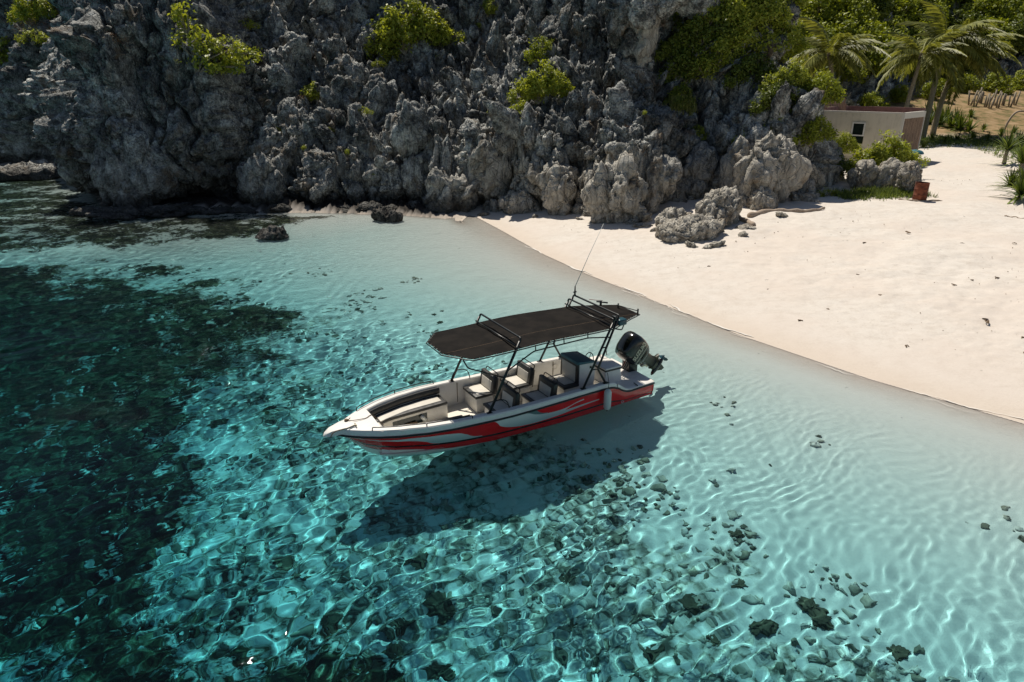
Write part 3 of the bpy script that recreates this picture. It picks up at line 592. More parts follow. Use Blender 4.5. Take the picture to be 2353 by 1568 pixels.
def boat_build():
    # painted sides from chine to rub rail, one mesh with the bottom as its child
    sv_, sf, suv = [], [], []; NV = 10
    for side in (1, -1):
        b0 = len(sv_)
        for x in XS:
            w_, r_, cw, cz = Wf(x), Rf(x), min(Cw(x), Wf(x) * .95), Cz(x)
            for j in range(NV + 1):
                t = j / NV; bulge = math.sin(t * math.pi) * .025
                sv_.append((x, side * (cw + (w_ - cw) * t ** .8 + bulge), cz + (r_ - cz) * t)); suv.append((x / 8.4, t))
        for i in range(len(XS) - 1):
            for j in range(NV):
                a = b0 + i * (NV + 1) + j; q = [a, a + NV + 1, a + NV + 2, a + 1]; sf.append(q if side == -1 else q[::-1])
    # transom
    me = bpy.data.meshes.new('hull'); base = len(sv_)
    n1 = NV + 1; left = [base - len(XS) * n1 + j for j in range(n1)]; right = [j for j in range(n1)]
    for j in range(NV): sf.append([right[j], right[j + 1], left[j + 1], left[j]])
    me.from_pydata(sv_, [], sf); uvl = me.uv_layers.new(name='UVMap')
    for lp in me.loops: uvl.data[lp.index].uv = suv[lp.vertex_index]
    for p in me.polygons: p.use_smooth = True
    me.materials.append(M['hull_paint']); hull = wet(link(bpy.data.objects.new('hull', me), boat))
    m = MB(); rings = []
    for x in XS:
        cw, cz, k = min(Cw(x), Wf(x) * .95), Cz(x), Kf(x); k = min(k, cz - .01)
        rings.append([(x, cw + .004, cz - .002), (x, cw * .80, k + (cz - k) * .48), (x, 0, k), (x, -cw * .80, k + (cz - k) * .48), (x, -cw - .004, cz - .002)])
    m.loft(rings, closed=False, caps=False); wet(m.build('hull_bottom', M['gelcoat'], boat, smooth=True, auto=40))
    # deck moulding: topside band, gunwale, inner liner
    m = MB()
    for side in (1, -1):
        rings = []
        for x in [q for q in XS if 1.30 <= q <= 7.56]:
            w_, r_, g_ = Wf(x), Rf(x), Gf(x); t = .17 + .05 * max(0, min(1, (x - 5.4) / 1))
            y = lambda q: (x, side * max(q, .02), 0)
            pts = [(w_, r_), (w_ + .006, g_ - .03), (w_ - .015, g_), (w_ - t + .02, g_ + .004), (w_ - t, g_ - .02), (w_ - t - .02, .14)]
            rings.append([(x, side * max(a, .02), b_) for a, b_ in pts])
        m.loft(rings, closed=False, caps=False)
    m.build('gunwale', M['gelcoat'], boat, smooth=True, auto=35)
    m = MB(); rings = []
    for x in [q for q in XS if q >= 7.5]:
        w_, r_, g_ = Wf(x), Rf(x), Gf(x); g2 = g_ + .02
        rings.append([(x, w_, r_), (x, w_ + .006, g_ - .03), (x, w_ - .02, g_), (x, w_ * .5, g2), (x, 0, g2 + .01), (x, -w_ * .5, g2), (x, -w_ + .02, g_), (x, -w_ - .006, g_ - .03), (x, -w_, r_)])
    m.loft(rings, closed=False, caps=True); m.build('foredeck', M['gelcoat'], boat, smooth=True, auto=40)
    m = MB(); rings = []
    for x, hw, zt_, zb in ((8.0, .26, .86, .78), (8.25, .20, .845, .70), (8.5, .125, .80, .66), (8.62, .075, .735, .66), (8.66, .03, .69, .66)):
        rings.append([(x, hw, zb + .02), (x, hw * .9, zt_), (x, 0, zt_ + .015), (x, -hw * .9, zt_), (x, -hw, zb + .02), (x, 0, zb - .03)])
    m.loft(rings); m.build('bow_pulpit', M['gelcoat'], boat, smooth=True, auto=40)
    # stern platform
    m = MB(); rings = []
    for x in [0, .02] + list(np.linspace(.1, 1.34, 14)):
        w_, r_ = Wf(x), Rf(x); g_ = Gf(x); top = .418 if x > .9 else .42
        rings.append([(x, w_, r_), (x, w_ + .004, g_ - .01), (x, w_ - .03, g_ + .008), (x, w_ - .16, max(top, g_ + .006 if x < .95 else top)), (x, 0, .43), (x, -w_ + .16, max(top, g_ + .006 if x < .95 else top)), (x, -w_ + .03, g_ + .008), (x, -w_ - .004, g_ - .01), (x, -w_, r_)])
    m.loft(rings, closed=False, caps=False); m.add([(0, .93, .35), (0, -.93, .35), (0, -.93, .42), (0, .93, .42)], [[0, 1, 2, 3]])
    m.build('stern_platform', M['gelcoat'], boat, smooth=True, auto=35)
    m = MB(); m.box(1.33, 1.36, -.96, .96, .10, .43); m.build('platform_riser', M['gelcoat'], boat)
    # floor, in non-slip panels
    fl = MB(); rings = []
    for x in np.linspace(1.35, 7.56, 40): w_ = max(Wf(x) - .17, .05); rings.append([(x, w_, .145), (x, -w_, .145)])
    fl.loft(rings, closed=False, caps=False); fo = fl.build('cockpit_floor', M['gelcoat_in'], boat)
    for (x0, x1) in ((1.42, 2.6), (2.7, 4.0), (4.1, 5.3)):
        MB().box(x0, x1, -.09, .09, .146, .156).build('floor_panel', M['gelcoat'], boat, bevel=.004)
    MB().box(5.45, 6.6, -.26, .26, .146, .158).build('floor_panel', M['gelcoat'], boat, bevel=.004)
    # rub rail round the boat
    rail = [(x, Wf(x) + .012, Rf(x)) for x in XS] + [(x, -Wf(x) - .012, Rf(x)) for x in XS[::-1]]
    m = MB(); m.tube([(0.0, 0, .35)] + rail + [(0, 0, .35)], .024, 6); m.build('rub_rail', M['rubber'], boat, smooth=True)
    # liner panel joints and round hatches on the far inner side
    for x in (2.05, 3.0, 4.05, 4.95): MB().box(x - .006, x + .006, -Wf(x) + .176, -Wf(x) + .196, .2, .74).build('liner_seam', M['rope'], boat)
    for x in (2.75, 1.98):
        m = MB(); y = -Wf(x) + .185; c = [(x + .075 * math.cos(a), y, .58 + .075 * math.sin(a)) for a in np.linspace(0, 2 * math.pi, 17)[:-1]]
        m.tube([(q[0], q[1], q[2]) for q in c], .009, 5, closed=True); m.build('round_hatch', M['gelcoat_in'], boat, smooth=True)
    return hull
boat_build()
def pad(name, m, parent, mt, bev=.02): return m.build(name, M[mt], parent, bevel=bev, seg=3)
# ---- passenger seats
def seat(x0, y0, y1, z=.62):
    s = bpy.data.objects.new('seat', None); link(s, boat); s.location = (x0, (y0 + y1) / 2, 0); hw = (y1 - y0) / 2
    pad('seat_box', MB().box(-.50, -.03, -hw + .03, hw - .03, .15, z - .075), s, 'gelcoat_in', .02)
    pad('cushion_rim', MB().box(-.50, .01, -hw, hw, z - .085, z - .008), s, 'vinyl_dark', .03)
    pad('cushion_top', MB().box(-.46, -.09, -hw + .10, hw - .10, z - .03, z + .006), s, 'vinyl_white', .012)
    T = Matrix.Translation((-.52, 0, z - .10)) @ Matrix.Rotation(R(-8), 4, 'Y')
    pad('backrest', MB().box(-.06, .06, -hw, hw, .02, .50, T), s, 'vinyl_dark', .035)
    pad('backrest_panel', MB().box(.045, .068, -hw + .11, hw - .11, .10, .36, T), s, 'vinyl_white', .008)
    pts = [T @ Vector(q) for q in ((-.05, -hw + .06, .46), (-.075, -hw + .06, .57), (-.075, hw - .06, .57), (-.05, hw - .06, .46))]
    MB().tube(fillet(pts, .05), .014, 6).build('grab_rail', M['black_pipe'], s, smooth=True)
    T2 = T @ Matrix.Translation((-.075, 0, .2)); MB().tube([T2 @ Vector((0, hw - .05, .25)), T2 @ Vector((-.01, hw - .05, -.22))], .014, 5).build('strap', M['rubber'], s, smooth=True)
    return s
seat(4.80, -.93, -.20); seat(3.72, -.93, -.20); seat(4.80, .16, .88); seat(3.72, .16, .88)
# ---- helm console with a seat before it
h = bpy.data.objects.new('helm_console', None); link(h, boat); h.location = (0, .06, 0)
pad('seat_box', MB().box(2.14, 2.56, -.36, .36, .15, .55), h, 'gelcoat_in', .02)
pad('cushion_rim', MB().box(2.12, 2.62, -.40, .40, .55, .64), h, 'vinyl_dark', .035)
pad('cushion_top', MB().box(2.17, 2.52, -.28, .28, .60, .652), h, 'vinyl_white', .012)
m = MB(); m.loft([[(2.16, y, .15), (2.14, y, 1.18), (1.68, y, 1.13), (1.60, y, .92), (1.66, y, .15)] for y in (-.37, .37)], caps=True); pad('console_shell', m, h, 'gelcoat', .03)
m = MB(); m.box(2.13, 2.20, -.40, .40, .58, 1.22); pad('backrest', m, h, 'vinyl_dark', .03)
m = MB(); m.box(2.19, 2.212, -.30, .30, .66, 1.10); pad('backrest_panel', m, h, 'vinyl_white', .01)
m = MB(); m.loft([[(2.21, y, 1.16), (2.19, y, 1.235), (1.66, y, 1.175), (1.66, y, 1.13)] for y in (-.40, .40)], caps=True); pad('top_pad', m, h, 'tarp', .008)
c = Vector((1.55, 0, 1.06)); ring = [c + Vector((-.05 * math.cos(a), .17 * math.sin(a), .17 * math.cos(a) + 0)) for a in np.linspace(0, 2 * math.pi, 25)[:-1]]
wh = MB().tube(ring, .013, 6, closed=True); [wh.tube([c, ring[k]], .009, 5) for k in (0, 8, 16)]; wh.build('steering_wheel', M['black_pipe'], h, smooth=True)
MB().box(1.74, 1.80, .372, .378, .98, 1.05).build('switch_panel', M['dark_glass_and_shade'], h)
# ---- engine box behind the helm
e = bpy.data.objects.new('engine_box', None); link(e, boat); e.location = (0, .05, 0)
m = MB(); m.loft([[(1.34, y, .2), (1.30, y, .80), (.80, y, .80), (.74, y, .42)] for y in (-.43, .43)], caps=True); pad('box_shell', m, e, 'gelcoat', .03)
pad('box_seal', MB().box(.77, 1.34, -.455, .455, .785, .825), e, 'vinyl_dark', .015)
pad('box_lid', MB().box(.78, 1.33, -.45, .45, .825, .885), e, 'gelcoat', .028)
MB().tube(fillet([(.95, -.30, .88), (.95, -.30, 1.12), (.78, -.30, 1.16), (.72, -.30, .9)], .08), .014, 6).build('grab_rail', M['black_pipe'], e, smooth=True)
MB().box(.735, .75, .16, .24, .58, .60).build('hatch_latch', M['metal'], e)
MB().box(1.42, 1.62, .35, .85, .15, .34).build('black_bag', M['canvas'], boat, bevel=.06)
MB().box(1.95, 2.40, .48, .90, .15, .24).build('red_bag', mat('red_cloth', (.22, .03, .025), .8), boat, bevel=.04)
# ---- bow seating: U of lockers and cushions
def along(xs, off0, off1, z0, z1, side, name, mt, bev, parent, inn=False):
    m = MB(); rings = []
    for x in xs:
        a = max(Wf(x) - off0, .06); b_ = max(Wf(x) - off1, .05) if not inn else max(min(Wf(x) - off1, inn(x)), .02)
        rings.append([(x, side * a, z0), (x, side * a, z1), (x, side * b_, z1), (x, side * b_, z0)])
    m.loft(rings, caps=True); return m.build(name, M[mt], parent, bevel=bev, seg=2)
inner = ci([5.4, 7.0, 7.3], [.42, .30, .22])
for side in (-1, 1):
    bs = bpy.data.objects.new('bow_bench', None); link(bs, boat)
    xs = np.linspace(5.48, 7.36, 14)
    along(xs, .215, .6, .15, .50, side, 'locker', 'gelcoat_in', .012, bs, inner)
    along(xs, .22, .6, .505, .575, side, 'cushion_rim', 'vinyl_dark', .022, bs, lambda x: inner(x) - .02)
    along(np.linspace(5.60, 7.28, 14), .33, .6, .56, .59, side, 'cushion_top', 'vinyl_white', .008, bs, lambda x: inner(x) + .10)
    m = MB(); m.loft([[(x, side * (Wf(x) - .225 - .085 * (1 + math.cos(a)) * .5), .70 + .085 * math.sin(a)) for a in np.linspace(0, 2 * math.pi, 11)[:-1]] for x in np.linspace(5.5, 7.45, 22)], caps=True); m.build('bolster', M['vinyl_dark'], bs, smooth=True, auto=50)
    if side == -1:   # open locker in the far bench, its shaded inside painted as a dark sheet
        m = MB(); x0, x1 = 6.05, 7.0
        f = lambda x, o: side * (inner(x) + o)
        m.add([(x0, f(x0, -.004), .22), (x1, f(x1, -.004), .22), (x1, f(x1, -.004), .44), (x0, f(x0, -.004), .44)], [[0, 1, 2, 3]]); m.build('locker_shade_sheet', M['dark_glass_and_shade'], bs)
        m = MB(); [m.tube(smooth_path([(6.5 + .16 * math.cos(a + k), f(6.5, -.035), .27 + .03 * math.sin(a * 2 + k)) for a in np.linspace(0, 6, 9)], 3), .011, 5) for k in range(4)]; m.build('rope_coil', M['rope'], bs, smooth=True)
        MB().tube([(6.12, f(6.1, -.04), .26), (6.22, f(6.1, -.04), .40)], .05, 8).build('white_float', M['fender'], bs, smooth=True)
pad('bow_step', MB().box(7.30, 7.56, -.28, .28, .15, .50), boat, 'gelcoat_in', .02)
pad('bow_cushion', MB().box(7.28, 7.54, -.30, .30, .505, .575), boat, 'vinyl_dark', .025)
pad('bow_cushion_top', MB().box(7.33, 7.50, -.18, .18, .56, .592), boat, 'vinyl_white', .008)
# ---- bow rails, cleats, anchor rope
for side in (-1, 1):
    for (a, b_) in ((5.55, 6.62), (6.62, 7.72)):
        xs = np.linspace(a, b_, 9); z = lambda x: Gf(x) + .075
        pts = [(a, side * (Wf(a) - .03), Gf(a))] + [(x, side * (Wf(x) - .025), z(x)) for x in xs] + [(b_, side * (Wf(b_) - .03), Gf(b_))]
        MB().tube(fillet(pts, .03, 2), .013, 6).build('bow_rail', M['black_pipe'], boat, smooth=True)
    pts = [(5.10, side * 1.03, .79), (4.98, side * 1.03, 1.02), (4.80, side * 1.03, 1.06), (4.62, side * 1.03, .98), (4.55, side * 1.03, .79)]
    MB().tube(smooth_path(pts, 4), .014, 6).build('grab_handle', M['black_pipe'], boat, smooth=True)
m = MB(); m.tube([(7.98, .14, .88), (7.98, .26, .88)], .015, 6); m.tube([(7.98, .18, .84), (7.98, .18, .88)], .012, 6); m.tube([(7.98, .22, .84), (7.98, .22, .88)], .012, 6); m.build('cleat', M['metal'], boat, smooth=True)
m = MB(); m.tube(smooth_path([(7.98, .20, .875), (8.2, .22, .85), (8.45, .16, .80), (8.55, .13, .66)], 5), .010, 5); m.build('mooring_rope', M['rope'], boat, smooth=True)
m = MB(); m.tube(smooth_path([(7.98, -.2, .87), (8.05, -.05, .88), (7.7, .0, .87), (7.5, -.1, .85), (7.3, .05, .62)], 5), .009, 5); m.tube([(8.1, -.10, .86), (8.1, -.10, .90)], .045, 8); m.build('anchor_line', M['rope'], boat, smooth=True)
m = MB(); m.tube([(.62, .83, .46), (.62, .99, .44)], .014, 6); m.tube([(.62, .9, .42), (.50, 1.0, .36)], .010, 5); m.build('cleat', M['black_pipe'], boat, smooth=True)
# ---- canopy and its frame
ct = bpy.data.objects.new('canopy_frame', None); link(ct, boat)
def pipe(pts, r=.021, fl=.06, name='pipe', par=None): return MB().tube(fillet(pts, fl) if fl else pts, r, 8).build(name, M['black_pipe'], par or ct, smooth=True)
for s in (-1, 1):
    pipe([(5.08, s * 1.03, .78), (4.25, s * 1.0, 2.40)], .032, 0, 'leg')
    pipe([(2.42, s * 1.02, .78), (1.56, s * .99, 2.36)], .029, 0, 'leg')
    pipe([(1.72, s * 1.02, .78), (1.98, s * 1.01, 1.22), (1.42, s * .99, 2.46)], .029, .05, 'leg')
    for x, y in ((5.08, s * 1.03), (2.42, s * 1.02), (1.72, s * 1.02)): MB().box(x - .07, x + .07, y - .045, y + .045, .775, .80).build('foot_plate', M['black_pipe'], ct, bevel=.006)
    pipe([(1.98, s * 1.01, 1.22), (2.18, s * 1.01, 1.24)], .018, 0, 'rung'); pipe([(1.74, s, 1.76), (1.88, s, 1.76)], .018, 0, 'rung')
    pipe([(4.70, s * 1.0, 1.60), (5.55, s * .93, 1.98), (5.65, s * .9, 2.19)], .017, .06, 'brace')
    pipe([(4.60, s * 1.0, 1.72), (3.85, s * .97, 2.06), (2.30, s * .97, 2.10), (1.62, s * 1.0, 2.0)], .017, .06, 'side_rail')
    for x in (3.80, 3.0, 2.30): pipe([(x, s * .97, 2.08), (x, s * .95, 2.26)], .014, 0, 'strut')
    pipe([(1.50, s * .99, 2.2), (1.22, s * .93, 2.10), (1.08, s * .84, 2.22)], .016, .05, 'brace')
pipe([(4.25, -1.0, 2.38), (4.22, -1.0, 2.47), (4.22, 1.0, 2.47), (4.25, 1.0, 2.38)], .025, .07, 'cross_bar')
pipe([(4.36, -.99, 2.31), (4.36, .99, 2.31)], .02, 0, 'cross_bar')
pipe([(1.56, -.99, 2.34), (1.54, -.99, 2.45), (1.54, .99, 2.45), (1.56, .99, 2.34)], .024, .06, 'cross_bar')
pipe([(1.42, -.99, 2.40), (1.38, -.99, 2.53), (1.38, .99, 2.53), (1.42, .99, 2.40)], .024, .06, 'cross_bar')
pipe([(1.66, -.98, 2.33), (1.66, .98, 2.33)], .018, 0, 'cross_bar')
MB().box(1.42, 1.52, .86, 1.0, 2.40, 2.52).build('lamp_box', M['black_pipe'], ct, bevel=.01)
outline = [(5.93, -.42), (5.46, -1.0), (4.0, -1.03), (2.6, -1.02), (1.5, -.98), (.95, -.74), (.28, -.44), (.28, .44), (.95, .74), (1.5, .98), (2.6, 1.02), (4.0, 1.03), (5.46, 1.0), (5.93, .42)]
def czf(x, y): return 2.18 + .07 * math.sin(max(0, min(1, (x - .2) / 5.7)) * math.pi) + .035 * (1 - (y / 1.03) ** 2) + .01 * math.sin(x * 2.3)
ow = ci([.28, .95, 1.5, 2.6, 4.0, 5.46, 5.93], [.44, .74, .98, 1.02, 1.03, 1.0, .42])
m = MB(); rings = []
for x in sorted(set(list(np.linspace(.28, 5.93, 40)) + [.95, 1.5, 5.46])):
    wy_ = ow(x); top = [(x, wy_ * t, czf(x, wy_ * t) - .008 * math.cos(t * 9)) for t in np.linspace(-1, 1, 13)]; rings.append(top + [(q[0], q[1], q[2] - .012) for q in top[::-1]])
m.loft(rings, caps=True); cn = m.build('canopy_cloth', M['canvas'], ct, smooth=True, auto=50)
ol = []
for (a, b_) in zip(outline, outline[1:] + outline[:1]):
    nseg = max(2, int(math.hypot(a[0] - b_[0], a[1] - b_[1]) / .14))
    for k in range(nseg): t = k / nseg; x = a[0] + (b_[0] - a[0]) * t; y = a[1] + (b_[1] - a[1]) * t; ol.append((x, y))
m = MB(); m.tube([(x * 1.0 + (.03 if x > 5.5 else (-.03 if x < .6 else 0)), y * 1.03, czf(x, y) - .02) for x, y in ol], .014, 6, closed=True); m.build('canopy_rim', M['black_pipe'], ct, smooth=True)
for i, (x, y) in enumerate(ol):
    if i % 1 == 0:
        c0 = Vector((x * .992 + .01, y * .97, czf(x, y) + .006)); c1_ = Vector((x + (.03 if x > 5.5 else (-.03 if x < .6 else 0)), y * 1.045, czf(x, y) - .01))
        if i == 0: lm = MB().tube([(-.0, -.022, 0), (0, .022, 0)], .0065, 5).build('lacing', M['lace'], ct, smooth=True); lace = lm
        else: lace = lm.copy(); link(lace, ct)
        lace.location = (c0 + c1_) / 2; lace.rotation_euler = (c1_ - c0).to_track_quat('Y', 'Z').to_euler()
MB().box(.35, 5.85, .375, .395, 2.20, 2.205)  # seam follows the cloth
m = MB(); m.tube([(x, .42, czf(x, .42) + .001) for x in np.linspace(.35, 5.85, 30)], .006, 4); m.build('canopy_seam', M['rope'], ct, smooth=True)
# whip antenna, horn, rod holders
m = MB(); m.tube([(1.38, -.93, 2.52), (1.38, -.93, 2.80)], [.028, .015], 8); m.tube([(1.33, -.93, 2.63), (1.43, -.93, 2.63)], .018, 6); m.build('antenna_base', M['black_pipe'], ct, smooth=True)
m = MB(); m.tube([(1.38, -.93, 2.78), (.96, -.93, 3.6), (.52, -.93, 4.40)], [.010, .007, .005], 6); m.build('antenna_whip', M['fender'], ct, smooth=True)
m = MB(); m.tube([(1.30, .12, 2.53), (1.30, .12, 2.66)], .03, 8); m.tube([(1.36, .02, 2.62), (1.22, .30, 2.64)], .02, 6); m.build('deck_light', M['black_pipe'], ct, smooth=True)
m = MB(); m.tube([(1.15, .0, 2.60), (1.35, -.32, 2.58)], .008, 5); m.build('thin_rod', mat('rod_red', (.20, .05, .04), .5), ct, smooth=True)
m = MB(); m.tube([(.50, -.22, 2.32), (.30, .40, 2.30)], .012, 5); m.tube([(.46, -.20, 2.22), (.46, -.20, 2.36)], .02, 6); m.tube([(.26, .38, 2.16), (.26, .38, 2.34)], .022, 6); m.build('rod_holder', M['black_pipe'], ct, smooth=True)
MB().box(1.05, 1.30, .70, .92, 2.20, 2.36).build('spotlight_box', M['prop'], ct, bevel=.03)
# ---- outboard motor, tilted up
om = bpy.data.objects.new('outboard_motor', None); link(om, boat)
ax = Vector((-1.18, 0, -.98)).normalized()          # from cowl down to the gearcase
org = Vector((.31, 0, 1.27)); pe = Vector((ax.z, 0, -ax.x)) * -1   # pe: front side of the motor (down/forward when tilted)
pe = Vector((-.98, 0, 1.18)).normalized() * -1     # underside -> towards bow/down
def mp(a, s_, y): return org + ax * a + pe * (-s_) + Vector((0, y, 0))   # a down the motor, s_ towards its rear
m = MB(); rings = []
for a, s0, s1, hw in ((-.06, -.16, .20, .13), (-.03, -.28, .30, .21), (.06, -.38, .38, .28), (.26, -.42, .40, .30), (.48, -.41, .39, .295), (.64, -.37, .35, .275), (.76, -.28, .28, .24), (.84, -.2, .2, .18)):
    rg = []
    for k in range(20):
        t = 2 * math.pi * k / 20; cx_, cy_ = math.cos(t), math.sin(t); ex = 3.4
        rx = abs(cx_) ** (2 / ex) * (1 if cx_ > 0 else -1); ry = abs(cy_) ** (2 / ex) * (1 if cy_ > 0 else -1)
        rg.append(mp(a, (s0 + s1) / 2 + (s1 - s0) / 2 * rx, hw * ry))
    rings.append(rg)
m.loft(rings); m.build('cowl', M['motor_black'], om, smooth=True, auto=60)
m = MB(); rg = []
for a in (.60, .66):
    rg.append([mp(a, -.01 + .385 * math.cos(2 * math.pi * k / 20), .300 * math.sin(2 * math.pi * k / 20)) for k in range(20)])
m.loft(rg, caps=False); m.build('cowl_seal', M['motor_olive'], om, smooth=True)
m = MB(); rings = []
for a, s0, s1, hw in ((.80, -.20, .22, .17), (.95, -.14, .20, .11), (1.15, -.12, .20, .075), (1.30, -.12, .24, .07), (1.34, -.16, .36, .11), (1.36, -.14, .34, .08), (1.45, -.12, .22, .06), (1.55, -.11, .20, .05)):
    rings.append([mp(a, (s0 + s1) / 2 + (s1 - s0) / 2 * math.cos(2 * math.pi * k / 14), hw * math.sin(2 * math.pi * k / 14)) for k in range(14)])
m.loft(rings); m.build('midsection', M['motor_olive'], om, smooth=True, auto=50)
m = MB(); m.loft([[mp(1.56 + r_ * math.cos(t), s_, r_ * math.sin(t)) for t in np.linspace(0, 2 * math.pi, 13)[:-1]] for s_, r_ in ((-.26, .015), (-.20, .05), (-.05, .075), (.16, .08), (.26, .065), (.30, .05))]); m.build('gearcase', M['motor_black'], om, smooth=True)
m = MB(); m.add([mp(1.62, -.08, y) for y in (-.012, .012)] + [mp(1.62, .18, y) for y in (-.012, .012)] + [mp(1.84, .14, y) for y in (-.008, .008)] + [mp(1.80, .04, y) for y in (-.008, .008)], [[0, 2, 4, 6], [1, 7, 5, 3], [0, 1, 3, 2], [2, 3, 5, 4], [4, 5, 7, 6], [6, 7, 1, 0]]); m.build('skeg', M['motor_olive'], om)
m = MB()
for k in range(3):
    a0 = k * 2.094 + .4; vs = []
    for (r_, da) in ((.04, -.3), (.13, -.42), (.17, -.1), (.17, .25), (.12, .45), (.04, .35)):
        t = a0 + da; vs.append(mp(1.56 + r_ * math.cos(t), .34 + .09 * da, r_ * math.sin(t)))
    m.add(vs + [v_ + pe * -.012 for v_ in vs], [[0, 1, 2, 3, 4, 5], [11, 10, 9, 8, 7, 6]] + [[i, (i + 1) % 6, (i + 1) % 6 + 6, i + 6] for i in range(6)])
m.loft([[mp(1.56 + r_ * math.cos(t), s_, r_ * math.sin(t)) for t in np.linspace(0, 2 * math.pi, 11)[:-1]] for s_, r_ in ((.29, .055), (.38, .045), (.43, .015))]); m.build('propeller', M['prop'], om, smooth=False)
m = MB(); m.box(-.06, .24, -.16, .16, .40, .74); m.tube([(.05, -.18, .72), (.05, .18, .72)], .05, 10); m.build('bracket', M['black_pipe'], om, bevel=.02)
m = MB(); m.tube([mp(.92, -.16, .1), mp(1.12, -.15, .1)], .03, 8); m.tube([mp(.98, -.2, -.08), mp(1.2, -.16, -.08)], .03, 8); m.tube([mp(.88, -.2, .14), mp(.90, -.26, .14)], .05, 8); m.build('trim_ram', M['metal'], om, smooth=True)
for k, (y, q) in enumerate(((.10, 'rubber'), (.17, 'rubber'), (.03, 'red'))):
    mt = M['rubber'] if q == 'rubber' else bpy.data.materials['red_cloth']
    MB().tube(smooth_path([(.76, y + .08, .60), (.62, y + .1, .68), (.45, y + .05, .60), (.30, y, .70), (.30, y * .6, .95)], 5), .016, 6).build('cable', mt, om, smooth=True)
# lettering on the cowl side
def text_mesh(body, size, ext=.004):
    cu = bpy.data.curves.new('lettering', 'FONT'); cu.body = body; cu.size = size; cu.extrude = ext; cu.align_x = 'CENTER'; cu.align_y = 'CENTER'; cu.offset = size * .022
    to = bpy.data.objects.new('tmp', cu); sc.collection.objects.link(to); dg = bpy.context.evaluated_depsgraph_get(); me = bpy.data.meshes.new_from_object(to.evaluated_get(dg)); bpy.data.objects.remove(to); return me
tm = text_mesh('SUZUKI', .17); tm.materials.append(M['letter']); to = link(bpy.data.objects.new('lettering', tm), om)
xa = pe * -1; za = Vector((0, 1, 0)); ya = za.cross(xa)
Mx = Matrix((xa, ya, za)).transposed().to_4x4(); c_ = mp(.36, .0, .308); to.matrix_local = Matrix.Translation(c_) @ Mx @ Matrix.Rotation(0, 4, 'Z')
m = MB(); m.add([mp(.50, -.32, .300), mp(.50, .30, .300), mp(.515, .30, .299), mp(.515, -.32, .299)], [[0, 1, 2, 3]]); m.build('cowl_line', M['letter'], om)
# through-hull fitting low on the quarter, its small round emblem
m = MB(); x = 1.1; y = Cw(x) + .07; m.tube([(x + .035 * math.cos(a), y + .01, .085 + .035 * math.sin(a)) for a in np.linspace(0, 2 * math.pi, 13)[:-1]], .008, 5, closed=True); m.build('drain_ring', M['fender'], boat, smooth=True)
# ---- fender hanging on the side
fd = empty('fender', bw(1.78, 1.21, .12), 0, 'white cylindrical fender hanging on the red side of the boat', 'fender')
m = MB(); m.loft([[(r_ * math.cos(t), r_ * math.sin(t), z_) for t in np.linspace(0, 2 * math.pi, 17)[:-1]] for z_, r_ in ((.0, .03), (.03, .075), (.08, .095), (.48, .095), (.54, .075), (.58, .03))]); m.build('fender_body', M['fender'], fd, smooth=True)
MB().tube([(0, 0, -.03), (0, 0, .01)], .03, 8).build('end_cap', M['rubber'], fd, smooth=True)
MB().tube([(0, 0, .57), (.02, .04, .72), (-.02, .12, .98)], .008, 5).build('line', M['rubber'], fd, smooth=True)
# ================================================================ LOOSE ROCKS ON THE SLOPE  (parts of the cliff)
rng = np.random.RandomState(5); rnd = random.Random(3)
RM = [rock_mesh('rock', 100 + i, sc, False, .62, .40, m) for i, (sc, m) in enumerate([((1, .8, 1.2), 'rock'), ((1.1, .9, .8), 'rock'), ((.75, .7, 1.5), 'rock'), ((1.3, .8, .7), 'rock_dark'), ((.8, .9, 1.3), 'rock'), ((1, 1, 1), 'rock'), ((.6, .6, 1.6), 'rock'), ((1.2, 1, .9), 'rock'), ((.9, .7, 1.1), 'rock_dark'), ((1.4, .7, .8), 'rock')])]
PM = [rock_mesh('rock', 130 + i, sc_, False, .55, .44, 'rock_pale') for i, sc_ in enumerate([(1, .8, .8), (1.2, .8, .7), (.8, .8, 1.2)])]
def add_rock(mesh, loc, s, rot, parent=None, name='rock'):
    o = link(bpy.data.objects.new(name, mesh), parent); o.location = loc; o.scale = (s, s, s) if not hasattr(s, '__len__') else s; o.rotation_euler = rot; return o
cand = []
vis_ok = 0
for i in range(1500):
    px, py = rnd.uniform(380, 1880), rnd.uniform(-10, 520)
    if px < 560 and py < 330: continue
    if 1480 < px < 1700 and py < 300: continue
    h, nrm = hit_cliff(px, py)
    if h is None or h.y > 75: continue
    if any((h - q).length < (.75 if h.z < 5 else .9) for q in cand): continue
    cand.append(h)
    if len(cand) >= 260: break
for i, h in enumerate(cand):
    s_ = rnd.choice([.26, .34, .42, .5, .62, .78]) * (1.0 if h.z > 2 else .8); h2 = h + Vector((0, -.05, -.12 * s_))
    add_rock(rnd.choice(RM), h2, (s_ * rnd.uniform(.7, 1.3), s_ * rnd.uniform(.7, 1.1), s_ * rnd.uniform(.85, 1.7)), (rnd.gauss(0, .35), rnd.gauss(0, .35), rnd.uniform(0, 6.28)), cliff)
for i in range(34):      # broken blocks along the foot of the cliff
    px = rnd.uniform(960, 1880); h = hit_ground(px, np.interp(px, [960, 1100, 1400, 1560, 1700, 1880], [484, 484, 497, 512, 478, 462]) + rnd.uniform(-6, 4)); s_ = rnd.uniform(.22, .62)
    add_rock(rnd.choice(RM[:8] if px < 1200 else PM), h + Vector((0, 0, .1 * s_)), (s_ * rnd.uniform(.8, 1.4), s_ * rnd.uniform(.7, 1.1), s_ * rnd.uniform(.6, 1.3)), (rnd.gauss(0, .4), rnd.gauss(0, .4), rnd.uniform(0, 6.28)), cliff)
